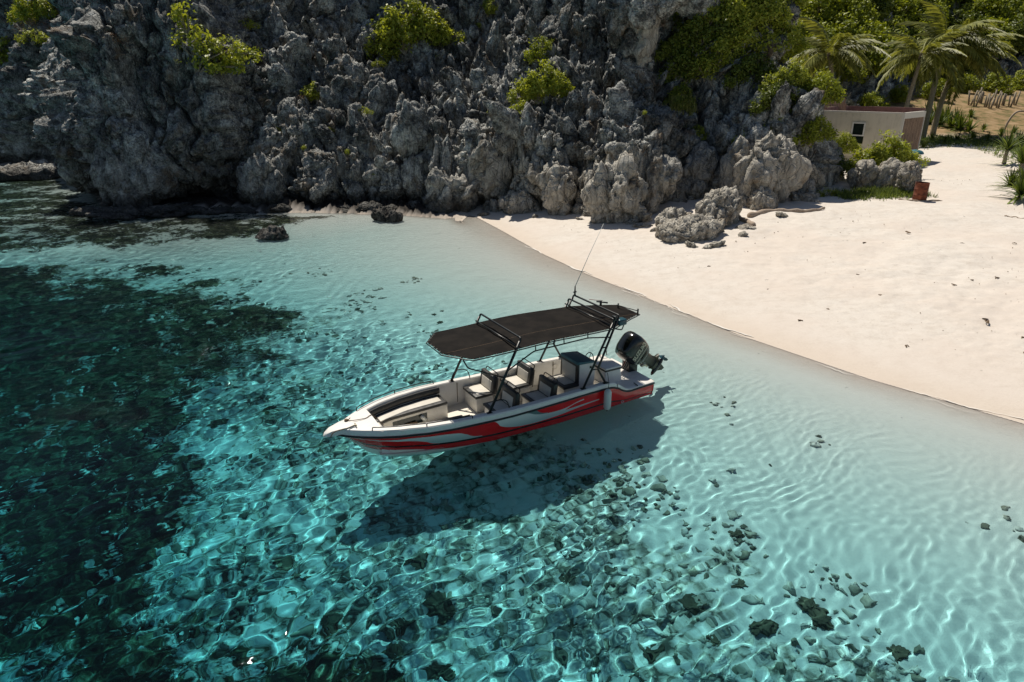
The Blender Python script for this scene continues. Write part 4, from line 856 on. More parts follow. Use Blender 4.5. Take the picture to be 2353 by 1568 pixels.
for i in range(60):      # low wet rocks along the waterline under the headland
    px = rnd.uniform(215, 1000); h = hit_ground(px, np.interp(px, [215, 300, 420, 560, 750, 1000], [492, 500, 492, 484, 480, 488]) + rnd.uniform(-10, 5)); s_ = rnd.uniform(.25, .7); o = add_rock(rnd.choice([RM[3], RM[8]]), Vector((h.x, h.y, -.05)), (s_ * rnd.uniform(1, 2.0), s_, s_ * rnd.uniform(.25, .6)), (rnd.gauss(0, .15), rnd.gauss(0, .15), rnd.gauss(0, .4)), cliff); wet(o)
# rubble too small to pick apart
def scatter_rubble(name, pts, smin, smax, mt, seed, label, cat='rubble', lo=True, attr=False, parent=None):
    rg = np.random.RandomState(seed); V0, F0 = (IV1, IF1) if not lo else (IV0, IF0); Vs, Fs, As = [], [], []
    for k, p in enumerate(pts):
        s_ = rg.uniform(smin, smax) * rg.choice([.6, .8, 1, 1.3]); sc3 = s_ * rg.uniform(.6, 1.2, 3); n_ = V0 * (1 + .28 * rg.randn(len(V0), 1)); a = rg.uniform(0, 6.28); c, s__ = math.cos(a), math.sin(a)
        v = n_ * sc3; v = np.stack([v[:, 0] * c - v[:, 1] * s__, v[:, 0] * s__ + v[:, 1] * c, v[:, 2]], 1) + np.array(p)
        Vs.append(v); Fs.append(F0 + k * len(V0)); As.append(np.full(len(V0), rg.rand()))
    o = np_obj(name, np.concatenate(Vs), np.concatenate(Fs), mt, smooth=True, attrs={'tone': ('POINT', 'FLOAT', np.concatenate(As))}, parent=parent)
    return tag(o, label, cat, kind='stuff')
pts = []
for i in range(9000):
    px, py = rnd.uniform(560, 1500), rnd.uniform(60, 500); h, nrm = hit_cliff(px, py)
    if h is not None and nrm.z > .35 and h.y < 72 and h.z > .5: pts.append(tuple(h + Vector((0, 0, .04))))
    if len(pts) > 2600: break
o = scatter_rubble('rock_rubble', pts, .09, .24, M['rock'], 4, None, None, lo=False, parent=cliff)
# ================================================================ NAMED BOULDERS
def boulder(name, px, py, size, seed, label, m='rock', sink=.25, rz=0, tilt=0, hi=True, sz=.8, amp=.42, cat='boulder', group=None, on='g', dz=0):
    g = hit_ground(px, py) if on == 'g' else hit_cliff(px, py)[0]
    me = rock_mesh(name, seed, size, hi, sz, amp, m); o = link(bpy.data.objects.new(name, me)); o.location = (g.x, g.y + size[1] * .35, g.z + size[2] * (1 - sink * 2) + dz); o.rotation_euler = (tilt, tilt * .6, rz)
    if g.z < .4: wet(o)
    return tag(o, label, cat, group)
boulder('boulder', 1600, 545, (1.7, .85, .50), 201, 'long low grey boulder lying on the sand in front of the cliff', 'rock_pale', .3, .3, sz=.55, amp=.34)
boulder('boulder', 1655, 515, (1.0, .75, .85), 202, 'jagged grey boulder with sharp crests leaning on the long low boulder', 'rock', .22, .8, .2, sz=.6, amp=.40)
boulder('boulder', 1545, 525, (.75, .55, .45), 203, 'small grey boulder at the left end of the long low boulder', 'rock', .2, 1.2, sz=.5, amp=.3)
boulder('boulder', 1752, 484, (.72, .6, .55), 204, 'rounded grey boulder beside the big driftwood log', 'rock', .2, .4, sz=.7, amp=.3)
boulder('boulder', 1765, 470, (1.55, .9, 2.0), 205, 'tall pale vertical-fluted boulder above the driftwood log', 'rock_pale', .10, .2, sz=.85, amp=.52)
boulder('boulder', 1700, 455, (1.1, .8, 1.6), 206, 'pale upright boulder left of the tall fluted one', 'rock_pale', .10, .9, sz=.8, amp=.48)
boulder('boulder', 1415, 510, (1.30, .9, 1.35), 207, 'bulging pale limestone boulder where the antenna tip points, at the foot of the cliff', 'rock_pale', .08, .2, sz=.7, amp=.6)
boulder('boulder', 1285, 492, (.62, .6, 1.2), 208, 'pale pillar-shaped boulder standing on the beach edge', 'rock_pale', .06, .2, sz=.8, amp=.40)
boulder('boulder', 1190, 487, (.95, .7, .55), 209, 'low rounded boulder on the sand where the cliff shade ends', 'rock_pale', .15, .2, sz=.6, amp=.36)
boulder('boulder', 1040, 487, (1.5, .9, 1.15), 210, 'broad brownish boulder at the top corner of the beach', 'rock', .12, .2, sz=.8, amp=.44)
boulder('boulder', 885, 507, (.85, .38, .24), 211, 'dark wet rock lying in the shallows below the cliff', 'rock_dark', .2, -.15, sz=.5, amp=.28)
boulder('boulder', 612, 478, (1.35, 1.0, 1.6), 212, 'grey boulder with pale top and black base at the waterline', 'rock', .12, .4, sz=.9, amp=.5)
boulder('boulder', 870, 462, (1.0, .8, 1.3), 213, 'hunched grey boulder at the waterline left of the beach', 'rock', .10, 1.4, sz=.8, amp=.45)
boulder('boulder', 310, 478, (1.9, 1.5, 2.1), 214, 'big blue-grey faceted boulder at the foot of the left headland', 'rock', .12, .1, sz=1.6, amp=.6)
boulder('boulder', 222, 450, (1.4, 1.2, 1.7), 215, 'rounded dark boulder on the seaward corner of the headland', 'rock', .05, .7, sz=1.3, amp=.5)
boulder('boulder', 940, 350, (.85, .8, 1.5), 216, 'upright split block standing in the middle of the rubble slope', 'rock', .18, .2, sz=1.3, amp=.45, on='c')
boulder('boulder', 868, 255, (.85, .8, 1.1), 217, 'leaning blue-grey block halfway up the slope left of the big green bush', 'rock', .18, .9, .15, sz=1.1, amp=.4, on='c')
boulder('boulder', 800, 95, (1.2, 1.0, 1.3), 218, 'large rounded blue-grey crag left of the big green bush', 'rock', .25, .4, sz=1.1, amp=.5, on='c')
boulder('boulder', 795, 200, (1.2, 1.0, 1.0), 219, 'creased light grey boulder below the large rounded crag', 'rock', .25, 2.0, sz=.8, amp=.4, on='c')
boulder('boulder', 1470, 110, (.7, .7, 2.3), 220, 'tall smooth pale slab hanging under the dark overhang', 'rock_pale', .30, .3, .05, sz=1.9, amp=.5, on='c')
boulder('boulder', 1520, 14, (2.6, 1.4, .8), 221, 'pale overhanging rock ledge at the top of the picture', 'rock', .30, .1, 0, sz=1.4, amp=.5, on='c')
boulder('boulder', 330, 320, (.42, .4, .55), 222, 'small egg-shaped pale stone stuck in the shaded headland wall', 'rock_pale', .3, .1, sz=1.1, amp=.2, on='c')
g8 = 'small broken stones on the sand round the jagged outcrop'
for i, (px, py) in enumerate([(1478, 522), (1500, 533), (1522, 541), (1545, 555), (1590, 566), (1640, 566), (1705, 541), (1712, 528), (1450, 516), (1370, 512), (1335, 505), (1230, 500), (1110, 494), (1800, 500)]):
    g = hit_ground(px, py); s_ = rnd.uniform(.12, .30); o = add_rock(rnd.choice(PM), g + Vector((0, 0, .05 * s_)), (s_ * rnd.uniform(1, 1.6), s_, s_ * rnd.uniform(.5, .9)), (rnd.gauss(0, .3), rnd.gauss(0, .3), rnd.uniform(0, 6)), None, 'beach_stone'); tag(o, 'small pale broken stone on the sand by the jagged outcrop', 'stone', g8)
# rocks in front of the hut
boulder('boulder', 1978, 432, (.55, .5, .75), 231, 'pale boulder in front of the hut, leftmost of its row', 'rock_pale', .12, .3, sz=.6, amp=.3)
boulder('boulder', 2040, 430, (1.0, .6, .68), 232, 'broad pale boulder under the creeper in front of the hut', 'rock_pale', .12, .1, sz=.9, amp=.34)
boulder('boulder', 2090, 446, (.46, .45, .85), 233, 'pitted upright rock directly left of the rusty drum', 'rock_pale', .10, .6, sz=.5, amp=.32)
boulder('boulder', 2015, 412, (1.6, .9, .42), 234, 'creeper-covered rock mound below the hut window', 'rock', .25, .1, sz=1.0, amp=.45)
boulder('boulder', 1885, 415, (1.0, .9, 1.0), 235, 'dark rock shaded by vines between the cliff and the hut', 'rock', .25, .4, sz=1.1, amp=.5)
# flat reef ledge left
boulder('rock_ledge', 95, 408, (4.6, 2.4, .55), 240, 'flat brown rock ledge sticking out of the water behind the headland', 'rock', .3, .25, sz=.9, amp=.3, cat='rock ledge')
# small dark stones in the shallows
for k, (px, py, s_, lb) in enumerate([(630, 545, .75, 'mossy dome-shaped rock just under the clear shallow water'), (545, 560, .35, None)]):
    if lb: boulder('submerged_rock', px, py, (s_, s_ * .8, .34), 250 + k, lb, 'rock_dark', .42, .3, sz=.5, amp=.22, cat='rock', dz=-.18)
# ================================================================ CORAL RUBBLE AND HEADS ON THE SEABED
def bedz(x, y): return gz(x, y)
M['coral'] = mat('coral', rough=.9, build=lambda n, b: n.L(n.mix(n.map(n.noise(n.obj(), 9, 5, .7), .4, .65), n.ramp(n.attr('tone').outputs['Fac'], [(.0, (.035, .038, .026)), (.5, (.085, .08, .05)), (.75, (.14, .13, .085)), (.92, (.20, .18, .13)), (1, (.42, .38, .30))]), (.10, .085, .05)), b.inputs['Base Color']))
rg = np.random.RandomState(8); xs = rg.uniform(-15, 17, 60000); ys = rg.uniform(5.5, 34, 60000); rv = np.maximum(reef_val(xs, ys) * .5, rubble_val(xs, ys)); nz_ = fbm(np.stack([xs * .7, ys * .7, 0 * xs], 1), 3, 77)
zb = base_z(xs, ys); keep = (rg.rand(60000) < np.clip((rv + .4 * nz_ - .20) * .9, 0, .6)) & (zb < -.45); xs, ys, zb, rv = xs[keep][:9000], ys[keep][:9000], zb[keep][:9000], rv[keep][:9000]
M['rubble'] = mat('rubble', rough=.9, build=lambda n, b: n.L(n.mix(n.map(n.noise(n.obj(), 7, 5, .7), .4, .65, 0, .6), n.ramp(n.attr('tone').outputs['Fac'], [(.0, (.09, .09, .065)), (.22, (.26, .25, .19)), (.5, (.55, .52, .44)), (.85, (.75, .72, .65)), (1, (.82, .8, .74))]), (.16, .15, .11)), b.inputs['Base Color']))
wet(scatter_rubble('coral_rubble', list(zip(xs, ys, zb + .02)), .03, .10, M['rubble'], 12, 'broken coral and dark stones covering the seabed around the boat', 'coral rubble', lo=False))
CM = []
for i in range(5):
    V_, F_ = IV3, IF3; P = V_ * np.array([1, .9, .6]); P = P * (1 + .35 * fbm(V_ * 1.3 + i * 9, 2, 320 + i))[:, None] + V_ * (.45 * fbm(V_ * 2.6 + i * 5, 4, 300 + i, .62) + .30 * (1 - worley(V_ * 3.2 + i, 310 + i)[0]))[:, None]
    me = np_mesh('coral_head', P, F_, attrs={'tone': ('POINT', 'FLOAT', np.full(len(P), .18 + .1 * i))}); me.materials.append(M['coral']); CM.append(me)
def coral(px, py, s_, label, group=None):
    x, y = hit_bed(px, py); o = wet(link(bpy.data.objects.new('coral_head', CM[rnd.randrange(5)]))); o.location = (x, y, gz(x, y) + .1 * s_); s_ *= .58; o.scale = (s_ * rnd.uniform(.9, 1.3), s_, s_ * rnd.uniform(.6, .9)); o.rotation_euler = (0, 0, rnd.uniform(0, 6)); tag(o, label, 'coral', group)
coral(1865, 1398, .27, 'dark coral head on pale sand at right, upper one of a close pair'); coral(1892, 1432, .22, 'dark coral head on pale sand at right, lower one of a close pair')
coral(2060, 1500, .22, 'lone dark coral head on pale sand near the lower right corner'); coral(1700, 1345, .20, 'dark coral clump at the right edge of the rubble field')
coral(1010, 1395, .38, 'dark coral head on bright rubble right below the middle of the boat shadow'); coral(860, 1205, .16, 'small dark coral just under the left end of the boat shadow')
coral(1015, 1545, .30, 'brown-tipped coral head at the bottom edge of the picture'); coral(505, 975, .40, 'wide brown coral patch in the pale gap left of the bow')
coral(895, 885, .16, 'round green-brown coral just behind the bow rail'); coral(1690, 1230, .18, 'small dark coral in the rippled light right of the boat shadow')
grp = 'dark coral heads among the bright rubble in the foreground'
for (px, py) in [(690, 1330), (655, 1290), (850, 1545), (920, 1440), (905, 1500), (1310, 1330), (1590, 1390), (1640, 1470), (1500, 1500), (1330, 1440), (770, 1420), (700, 1480), (640, 1540), (1750, 1440), (960, 1290)]:
    coral(px + rnd.uniform(-8, 8), py, rnd.uniform(.16, .34), 'one of the dark bushy coral heads scattered over the bright foreground rubble', grp)
# ================================================================ VEGETATION
def leaf_cloud(n_leaf, blobs, size, seed, droop=0.0, asp=.55, shell=.55):
    """leaf-sized faces spread through a crown made of several lobes"""
    rg = np.random.RandomState(seed); cs = np.array([b[:3] for b in blobs]); rs = np.array([b[3] for b in blobs]); pr = rs ** 2 / (rs ** 2).sum()
    k = rg.choice(len(blobs), n_leaf, p=pr); d = rg.randn(n_leaf, 3); d /= np.linalg.norm(d, axis=1, keepdims=True)
    r_ = rs[k] * (shell + (1 - shell) * rg.rand(n_leaf) ** .6) * (1 + .50 * fbm(d * 2.6 + k[:, None] * 3.1, 3, seed)); P = cs[k] + d * r_[:, None]
    tw = fbm(P * 2.6, 2, seed + 5); keep = tw > -.12; P = P[keep]; d = d[keep]; m_ = len(P); tone = np.clip(.5 + .55 * tw[keep] + .25 * rg.randn(m_), 0, 1)
    nn = d + .75 * rg.randn(m_, 3) + np.array([0, 0, .5]); nn /= np.linalg.norm(nn, axis=1, keepdims=True); t = np.cross(nn, rg.randn(m_, 3)); t /= np.linalg.norm(t, axis=1, keepdims=True); t[:, 2] -= droop; b = np.cross(nn, t)
    L_ = (size * rg.uniform(.6, 1.3, m_))[:, None]; Wd = L_ * asp; tip = P + t * L_; mid = P + t * L_ * .45
    V_ = np.stack([P, mid + b * Wd * .5 + nn * L_ * .08, tip, mid - b * Wd * .5 + nn * L_ * .08], 1).reshape(-1, 3)
    return V_, np.arange(m_ * 4).reshape(-1, 4), np.repeat(tone, 4)
def twig_mb(blobs, seed, r0=.05):
    rd = random.Random(seed); m = MB()
    for (x, y, z, r_) in blobs:
        for k in range(3):
            e_ = Vector((x + rd.uniform(-.6, .6) * r_, y + rd.uniform(-.6, .6) * r_, z + rd.uniform(-.1, .6) * r_)); c_ = Vector((x * .3, y * .3, z * .45))
            m.tube([Vector((0, 0, -.35)), c_, e_], [r0, r0 * .6, r0 * .2], 5, cap=False)
    return m
BUSH = {}
def bush_proto(key, n_leaf, blobs, size, mt, seed, **kw):
    V_, F_, T_ = leaf_cloud(n_leaf, blobs, size, seed, **kw); me = np_mesh('foliage', V_, F_, False, {'tone': ('POINT', 'FLOAT', T_)}); me.materials.append(M[mt])
    st = twig_mb(blobs, seed).build('stem', M['trunk'], None, smooth=True); sm = st.data; bpy.data.objects.remove(st); BUSH[key] = (me, sm)
B1 = [(0, 0, .55, .55), (.55, .1, .35, .42), (-.5, 0, .3, .4), (.1, -.35, .25, .4), (.2, .1, .95, .35)]
B2 = [(0, 0, .5, .5), (.2, 0, 1.05, .42), (-.15, 0, 1.5, .34), (.75, -.1, .15, .42), (1.25, -.1, -.05, .32)]
B3 = [(0, 0, .5, .7), (.9, 0, .8, .65), (-.8, .1, .55, .6), (.4, 0, 1.35, .55), (-.3, -.3, 1.0, .5), (1.5, 0, .5, .4), (-1.3, 0, .1, .4)]
B4 = [(0, 0, .2, .55), (.7, 0, .15, .45), (-.7, 0, .1, .42), (1.3, 0, 0, .3)]
for i, (mt, tg) in enumerate((('leaf', 'a'), ('leaf_mid', 'b'), ('leaf_dark', 'c'))):
    bush_proto('1' + tg, 3000, B1, .14, mt, 21 + i); bush_proto('2' + tg, 3600, B2, .13, mt, 31 + i); bush_proto('3' + tg, 7500, B3, .165, mt, 41 + i); bush_proto('4' + tg, 2100, B4, .125, mt, 51 + i)
bush_proto('1d', 1500, B4, .10, 'dry', 61, asp=.25)
def put_bush(key, loc, s_, rz, label, cat='bush', group=None, name='bush'):
    me, sm = BUSH[key]; r_ = empty(name, loc, rz, label, cat, group); r_.scale = (s_, s_, s_) if not hasattr(s_, '__len__') else s_
    link(bpy.data.objects.new('foliage', me), r_); link(bpy.data.objects.new('stem', sm), r_); return r_
def cbush(px, py, key, s_, label, rz=0, group=None, cat='bush', dz=0, name='bush', back=0):
    h, nrm = hit_cliff(px, py)
    if h is None: h = hit_ground(px, py)
    h = h + Vector((0, -.15, dz)) + ray(px, py).normalized() * back; return put_bush(key, h, s_, rz, label, cat, group, name)
cbush(450, 150, '2a', 2.0, 'yellow-green leafy bush on top of the left headland')
cbush(505, 128, '4a', 1.7, 'low yellow-green bush spreading right of the headland-top bush')
cbush(75, 45, '3a', 1.3, 'yellow-green bush high on the far left cliff')
cbush(75, 92, '4a', 1.3, 'small yellow-green bush below the reddish dry patch at far left')
cbush(75, 68, '1d', 1.5, 'reddish dry shrub between two green bushes at far left', cat='dry shrub')
cbush(8, 140, '1a', 1.6, 'yellow-green bush cut off by the left picture edge')
cbush(262, 92, '1d', .7, 'tan dry tuft on the left headland', cat='dry shrub')
cbush(930, 105, '3a', 1.9, 'largest bright green bush, high in the middle of the rubble slope')
cbush(885, 135, '1a', 1.6, 'bright green bush at the lower left foot of the largest one'); cbush(990, 88, '4a', 1.7, 'bright green shrub on the right shoulder of the largest bush')
cbush(715, 226, '1a', .85, 'small round bright green bush alone on the left slope'); cbush(690, 228, '1d', .5, 'reddish dry tuft left of the small round bush', cat='dry shrub')
cbush(1238, 225, '3a', 1.15, 'olive green bush in the middle of the steep rocks'); cbush(1188, 285, '1a', 1.05, 'pale olive bush lower left of the middle rocks'); cbush(1243, 140, '1b', 1.3, 'dark green bush above the olive bush')
cbush(1322, 70, '1d', .8, 'reddish dry bush high right of centre', cat='dry shrub'); cbush(1440, 300, '1d', .55, 'reddish dry tuft among the pale pinnacles', cat='dry shrub'); cbush(1590, 420, '1d', 1.1, 'rust-brown root tangle hanging over the dark hollow', cat='dry shrub')
cbush(870, 150, '4b', .5, 'low olive shrub beside the creased boulder'); cbush(830, 258, '4a', .55, 'thin yellowish creeper below the leaning block', cat='creeper'); cbush(640, 300, '4b', .4, 'tiny green tuft low on the left slope')
g1 = 'small green tufts in the cracks of the rubble slope'
for (px, py) in [(760, 300), (700, 340), (905, 300), (850, 400), (1010, 130), (1100, 60), (1130, 260), (800, 350), (1480, 260)]: cbush(px, py, '4b', rnd.uniform(.22, .38), 'one of the small green tufts growing in cracks of the rubble slope', rnd.uniform(0, 6), g1)
# right-hand vegetated part
k_ = 0; g2 = 'leafy bushes covering the cliff left of the palms'
for (px, py, ky, s_) in [(1640, 60, '3a', 1.05), (1700, 110, '3a', 1.15), (1740, 60, '3a', 1.0), (1790, 140, '3a', 1.3), (1660, 150, '3b', .9), (1610, 110, '3c', 1.2), (1580, 180, '3c', 1.1), (1840, 90, '3a', 1.3), (1860, 170, '3b', 1.2), (1720, 190, '3c', .95), (1560, 250, '1c', 1.1), (1780, 20, '3b', 1.3), (1600, 20, '3c', 1.1), (1870, 30, '3c', 1.3), (1550, 130, '3c', .8), (1780, 250, '3c', .9), (1870, 240, '3b', 1.0)]:
    cbush(px, py, ky, s_, 'one of the leafy bushes that blanket the cliff left of the palms', rnd.uniform(-.5, .5), g2)
cbush(1800, 205, '3a', .85, 'bright green creeper mound on top of the pale boulders left of the hut', cat='creeper'); cbush(1845, 265, '1a', .8, 'green shrub trailing down beside the pale boulders left of the hut')
cbush(1555, 235, '1a', .9, 'green shrub leaning over the vine curtain'); cbush(1820, 235, '4a', .8, 'low green creeper at the edge of the pale boulder top', cat='creeper')
cbush(1690, 75, '3a', 1.5, 'brightest yellow-green bush crowning the overgrown cliff'); cbush(1760, 130, '3a', 1.3, 'sunlit bush in the middle of the overgrown cliff, right of the brightest one')
cbush(1620, 175, '1a', 1.3, 'sunlit shrub on the left flank of the overgrown cliff'); cbush(1120, 30, '1a', .9, 'small green bush near the top edge right of the largest bush'); cbush(560, 60, '4a', .8, 'thin yellow-green shrub on the dark wall right of the headland')
cbush(1870, 120, '3a', 1.2, 'sunlit bush touching the fronds of the leftmost palm')
for (px, py, ky, q, lb) in [(1790, 300, '3b', .7, 'green shrub on the face of the pale boulders, left of the hut corner'), (1860, 325, '3b', .8, 'green bush spilling down between the boulders and the hut'), (1715, 330, '4b', .9, 'low green shrub hanging into the dark hollow'), (1600, 320, '1b', .7, 'sprig of green under the vine curtain'), (1545, 60, '4b', .9, 'thin dark shrub right under the pale overhang')]: cbush(px, py, ky, q, lb)
# hanging vine curtain
m_ = 190; rg = np.random.RandomState(9); Vv, Ff, Tt = [], [], []
h0 = hit_cliff(1560, 235)[0] or Vector((10, 43, 6))
for i in range(m_):
    x = h0.x + rg.randn() * .42; L_ = rg.uniform(.5, 2.6) * (1 - .5 * abs(x - h0.x)); y = h0.y - .55 - rg.rand() * .4; z0 = h0.z + rg.uniform(-.3, .5); sw = rg.uniform(-.2, .25)
    for k in range(4):
        t = k / 4; b_ = len(Vv) * 0 + len(Tt); p = np.array([x + sw * t, y - .25 * math.sin(t * 2), z0 - L_ * t]); q = np.array([x + sw * (t + .25), y - .25 * math.sin((t + .25) * 2), z0 - L_ * (t + .25)])
        Vv += [p + (-.012, 0, 0), p + (.012, .01, 0), q + (.012, .01, 0), q + (-.012, 0, 0)]; Ff.append([b_, b_ + 1, b_ + 2, b_ + 3]); Tt += [rg.uniform(.3, .9)] * 4
tag(np_obj('hanging_vines', Vv, Ff, M['frond'], smooth=False, attrs={'tone': ('POINT', 'FLOAT', Tt)}), 'curtain of pale green hanging vines beside the dark hollow', 'vines')
# creeper on the mound by the hut, bushes round it
def gbush(px, py, key, s_, label, rz=0, group=None, cat='bush', dz=0, name='bush'):
    h = hit_ground(px, py); return put_bush(key, h + Vector((0, 0, dz)), s_, rz, label, cat, group, name)
gbush(2012, 416, '3a', 1.2, 'bright green creeper heaped over the rock mound below the hut window', cat='creeper', dz=.75); gbush(1922, 385, '3b', .8, 'green bush against the left end of the hut front', dz=1.0)
gbush(2062, 412, '4a', 1.1, 'low creeper on the right shoulder of the rock mound', cat='creeper', dz=1.1); gbush(1990, 420, '4a', .6, 'creeper trailing down to the pale leftmost boulder', cat='creeper', dz=.7); gbush(1880, 330, '3b', 1.0, 'tall green bush filling the corner left of the hut', dz=1.6)
gbush(1900, 420, '3c', .8, 'dark shaded bush at the foot of the cliff left of the hut', dz=.4); gbush(1860, 300, '3b', 1.1, 'leafy bush climbing the rocks left of the hut', dz=1.5)
gbush(1900, 452, '4b', .7, 'sparse low shrub on the shaded sand left of the hut', dz=0)
# far hillside behind the palms: bushes one can tell apart, then a mass
g3 = 'dark trees on the hillside behind the palms'
for i in range(46):
    px = 1880 + (i % 12) * 42 + rnd.uniform(-15, 15); py = 15 + (i // 12) * 48 + rnd.uniform(-14, 14)
    if py > 150 and px > 2250: continue
    h, nrm = hit_cliff(px, py)
    if h is None: continue
    put_bush('3c' if rnd.random() < .35 else '3b', h + Vector((0, -.8, -.3)), rnd.uniform(1.7, 2.6), rnd.uniform(0, 6), 'one of the dark leafy trees on the hillside behind the palms', 'tree', g3, 'hillside_tree')
for (px, py, s_) in [(1935, 212, 1.0), (1990, 225, .9), (2140, 215, 1.2), (2060, 222, 1.0), (2210, 200, 1.1), (2290, 200, 1.3), (2340, 192, 1.2), (2180, 190, 1.1)]:
    h = hit_cliff(px, py)[0] or hit_ground(px, py); g = hit_ground(px, py + 14)
    put_bush('3b', Vector((g.x, min(g.y, h.y - 1), gz(g.x, min(g.y, h.y - 1)))), s_ * 1.1, rnd.uniform(0, 6), 'one of the mid green shrubs at the foot of the hillside behind the hut', 'bush', 'shrubs at the foot of the hillside')
# ---- spiky plants
def blade_proto(n_b, L0, seed, wd=.05, mt='blade'):
    rg = np.random.RandomState(seed); Vb, Fb, Tb = [], [], []
    for i in range(n_b):
        az = rg.uniform(0, 6.28); el = rg.uniform(.25, 1.45); L_ = L0 * rg.uniform(.7, 1.1); d = np.array([math.cos(az), math.sin(az)]); tn = rg.rand()
        s_ = np.array([-d[1], d[0], 0])
        for k in range(5):
            t = k / 4; r_ = L_ * t * math.cos(el) * (1 + .3 * t); z = L_ * (t * math.sin(el) - .45 * t * t * (1.4 - el)); w_ = wd * (1 - t ** 1.6) * (.6 + t) + .003
            c_ = np.array([d[0] * r_, d[1] * r_, z]); Vb += [c_ - s_ * w_, c_ + s_ * w_]; Tb += [tn, tn]
            if k: b_ = len(Vb) - 4; Fb.append([b_, b_ + 1, b_ + 3, b_ + 2])
    me = np_mesh('leaves', Vb, Fb, False, {'tone': ('POINT', 'FLOAT', Tb)}); me.materials.append(M[mt]); return me
BL = [blade_proto(60, 1.0, 70 + i) for i in range(3)]
def spiky(px, py, s_, label, group=None, trunk=0, name='spiky_plant', dz=0):
    g = hit_ground(px, py); r_ = empty(name, g, rnd.uniform(0, 6), label, 'plant', group); r_.scale = (s_, s_, s_)
    o = link(bpy.data.objects.new('leaves', rnd.choice(BL)), r_); o.location = (0, 0, trunk)
    MB().tube([(0, 0, -.2), (.02, 0, trunk * .5), (0, 0, trunk + .05)], [.10, .08, .07], 8).build('stem', M['trunk'], r_, smooth=True); return r_
spiky(2307, 378, 1.7, 'young palm-like plant with a short trunk on the right side of the sand', trunk=.55)
spiky(2345, 395, 1.7, 'spiky green plant right of the short-trunked one, at the picture edge', trunk=.3)
spiky(2343, 462, 1.7, 'lowest spiky green plant on the right picture edge', trunk=.12); spiky(2322, 430, 1.2, 'small spiky plant between the two right-edge plants'); spiky(2352, 435, 1.7, 'spiky plant half outside the right picture edge')
g4 = 'dark spiky plants behind the right end of the hut'
for (px, py) in [(2135, 285), (2160, 290), (2185, 296), (2205, 300), (2150, 272), (2175, 278), (2195, 284), (2225, 305), (2130, 262)]: spiky(px, py, rnd.uniform(1.6, 2.1), 'one of the dark spiky plants crowded behind the right end of the hut', g4)
g5 = 'low spiky plants in the grass between hut and soil mound'
for (px, py) in [(2140, 325), (2170, 330), (2200, 322), (2235, 318), (2270, 322), (2300, 312), (2330, 305), (2120, 340), (2260, 300)]: spiky(px, py, rnd.uniform(.7, 1.0), 'one of the low spiky plants in the grass strip behind the hut', g5)
spiky(2230, 270, 1.1, 'single round spiky plant on the brown soil'); spiky(2338, 335, 1.3, 'tall spiky plant at the right edge beside the bent pole')
# grass tufts
pts = []
rg = np.random.RandomState(15); gxx = rg.uniform(28, 62, 9000); gyy = rg.uniform(34, 72, 9000); Vg, Fg, Tg = [], [], []
gm = np.maximum(sstep(59, 63, gyy), .0) * (gyy < 70) + .55 * (gxx > 34.5 + .28 * (gyy - 45)) * (gyy < 60); kp = rg.rand(9000) < gm; gxx, gyy = gxx[kp], gyy[kp]; gzz = base_z(gxx, gyy)
ex = rg.uniform(19, 24, 700); ey = 40.4 + rg.randn(700) * .7; gxx = np.concatenate([gxx, ex]); gyy = np.concatenate([gyy, ey]); gzz = np.concatenate([gzz, base_z(ex, ey)])
for x, y, z in zip(gxx, gyy, gzz):
    for k in range(5):
        a = rg.uniform(0, 6.28); L_ = rg.uniform(.15, .42); d = np.array([math.cos(a) * .5, math.sin(a) * .5, .9]) * L_; s_ = np.array([-math.sin(a), math.cos(a), 0]) * .025; p = np.array([x + rg.randn() * .1, y + rg.randn() * .1, z]); b_ = len(Vg)
        Vg += [p - s_, p + s_, p + d]; Fg.append([b_, b_ + 1, b_ + 2]); Tg += [rg.rand()] * 3
tag(np_obj('grass', Vg, Fg, M['blade'], smooth=False, attrs={'tone': ('POINT', 'FLOAT', Tg)}), 'thin green grass on the sand behind the hut and under the cliff', 'grass', kind='stuff')
# ---- coconut palms
def frond_mesh(seed, L_=4.2):
    rg = np.random.RandomState(seed); Vf, Ff, Tf = [], [], []; n_ = 56
    def ax_(t): return np.array([L_ * (t - .10 * t * t), .28 * math.sin(t * 2.2) * 1, L_ * (.42 * t - .72 * t ** 2.1)])
    for k in range(14):
        t = k / 13; c_ = ax_(t); w_ = .035 * (1 - t) + .006; Vf += [c_ + (0, -w_, 0), c_ + (0, w_, 0)]; Tf += [.9, .9]
        if k: b_ = len(Vf) - 4; Ff.append([b_, b_ + 1, b_ + 3, b_ + 2])
    for k in range(n_):
        t = .12 + .88 * k / n_; c_ = ax_(t); ll = L_ * .24 * math.sin(min(1, (t * 1.05)) * math.pi * .86 + .25) + .12
        for s_ in (-1, 1):
            d = np.array([.45 + .2 * rg.rand(), s_ * .75, -.45 - .35 * rg.rand()]); d /= np.linalg.norm(d); l2 = ll * rg.uniform(.8, 1.1); q = c_ + d * l2 + (0, 0, -.10 * l2); mid = c_ + d * l2 * .5 + (0, 0, .02); wv = np.array([.07, 0, .0]); b_ = len(Vf); tn = rg.rand()
            Vf += [c_ - wv * .5, mid - wv, q, mid + wv]; Ff.append([b_, b_ + 1, b_ + 2, b_ + 3]); Tf += [tn] * 4
    me = np_mesh('frond', Vf, Ff, False, {'tone': ('POINT', 'FLOAT', Tf)}); me.materials.append(M['frond']); return me
FM = [frond_mesh(80 + i, 4.2 + .2 * i) for i in range(4)]
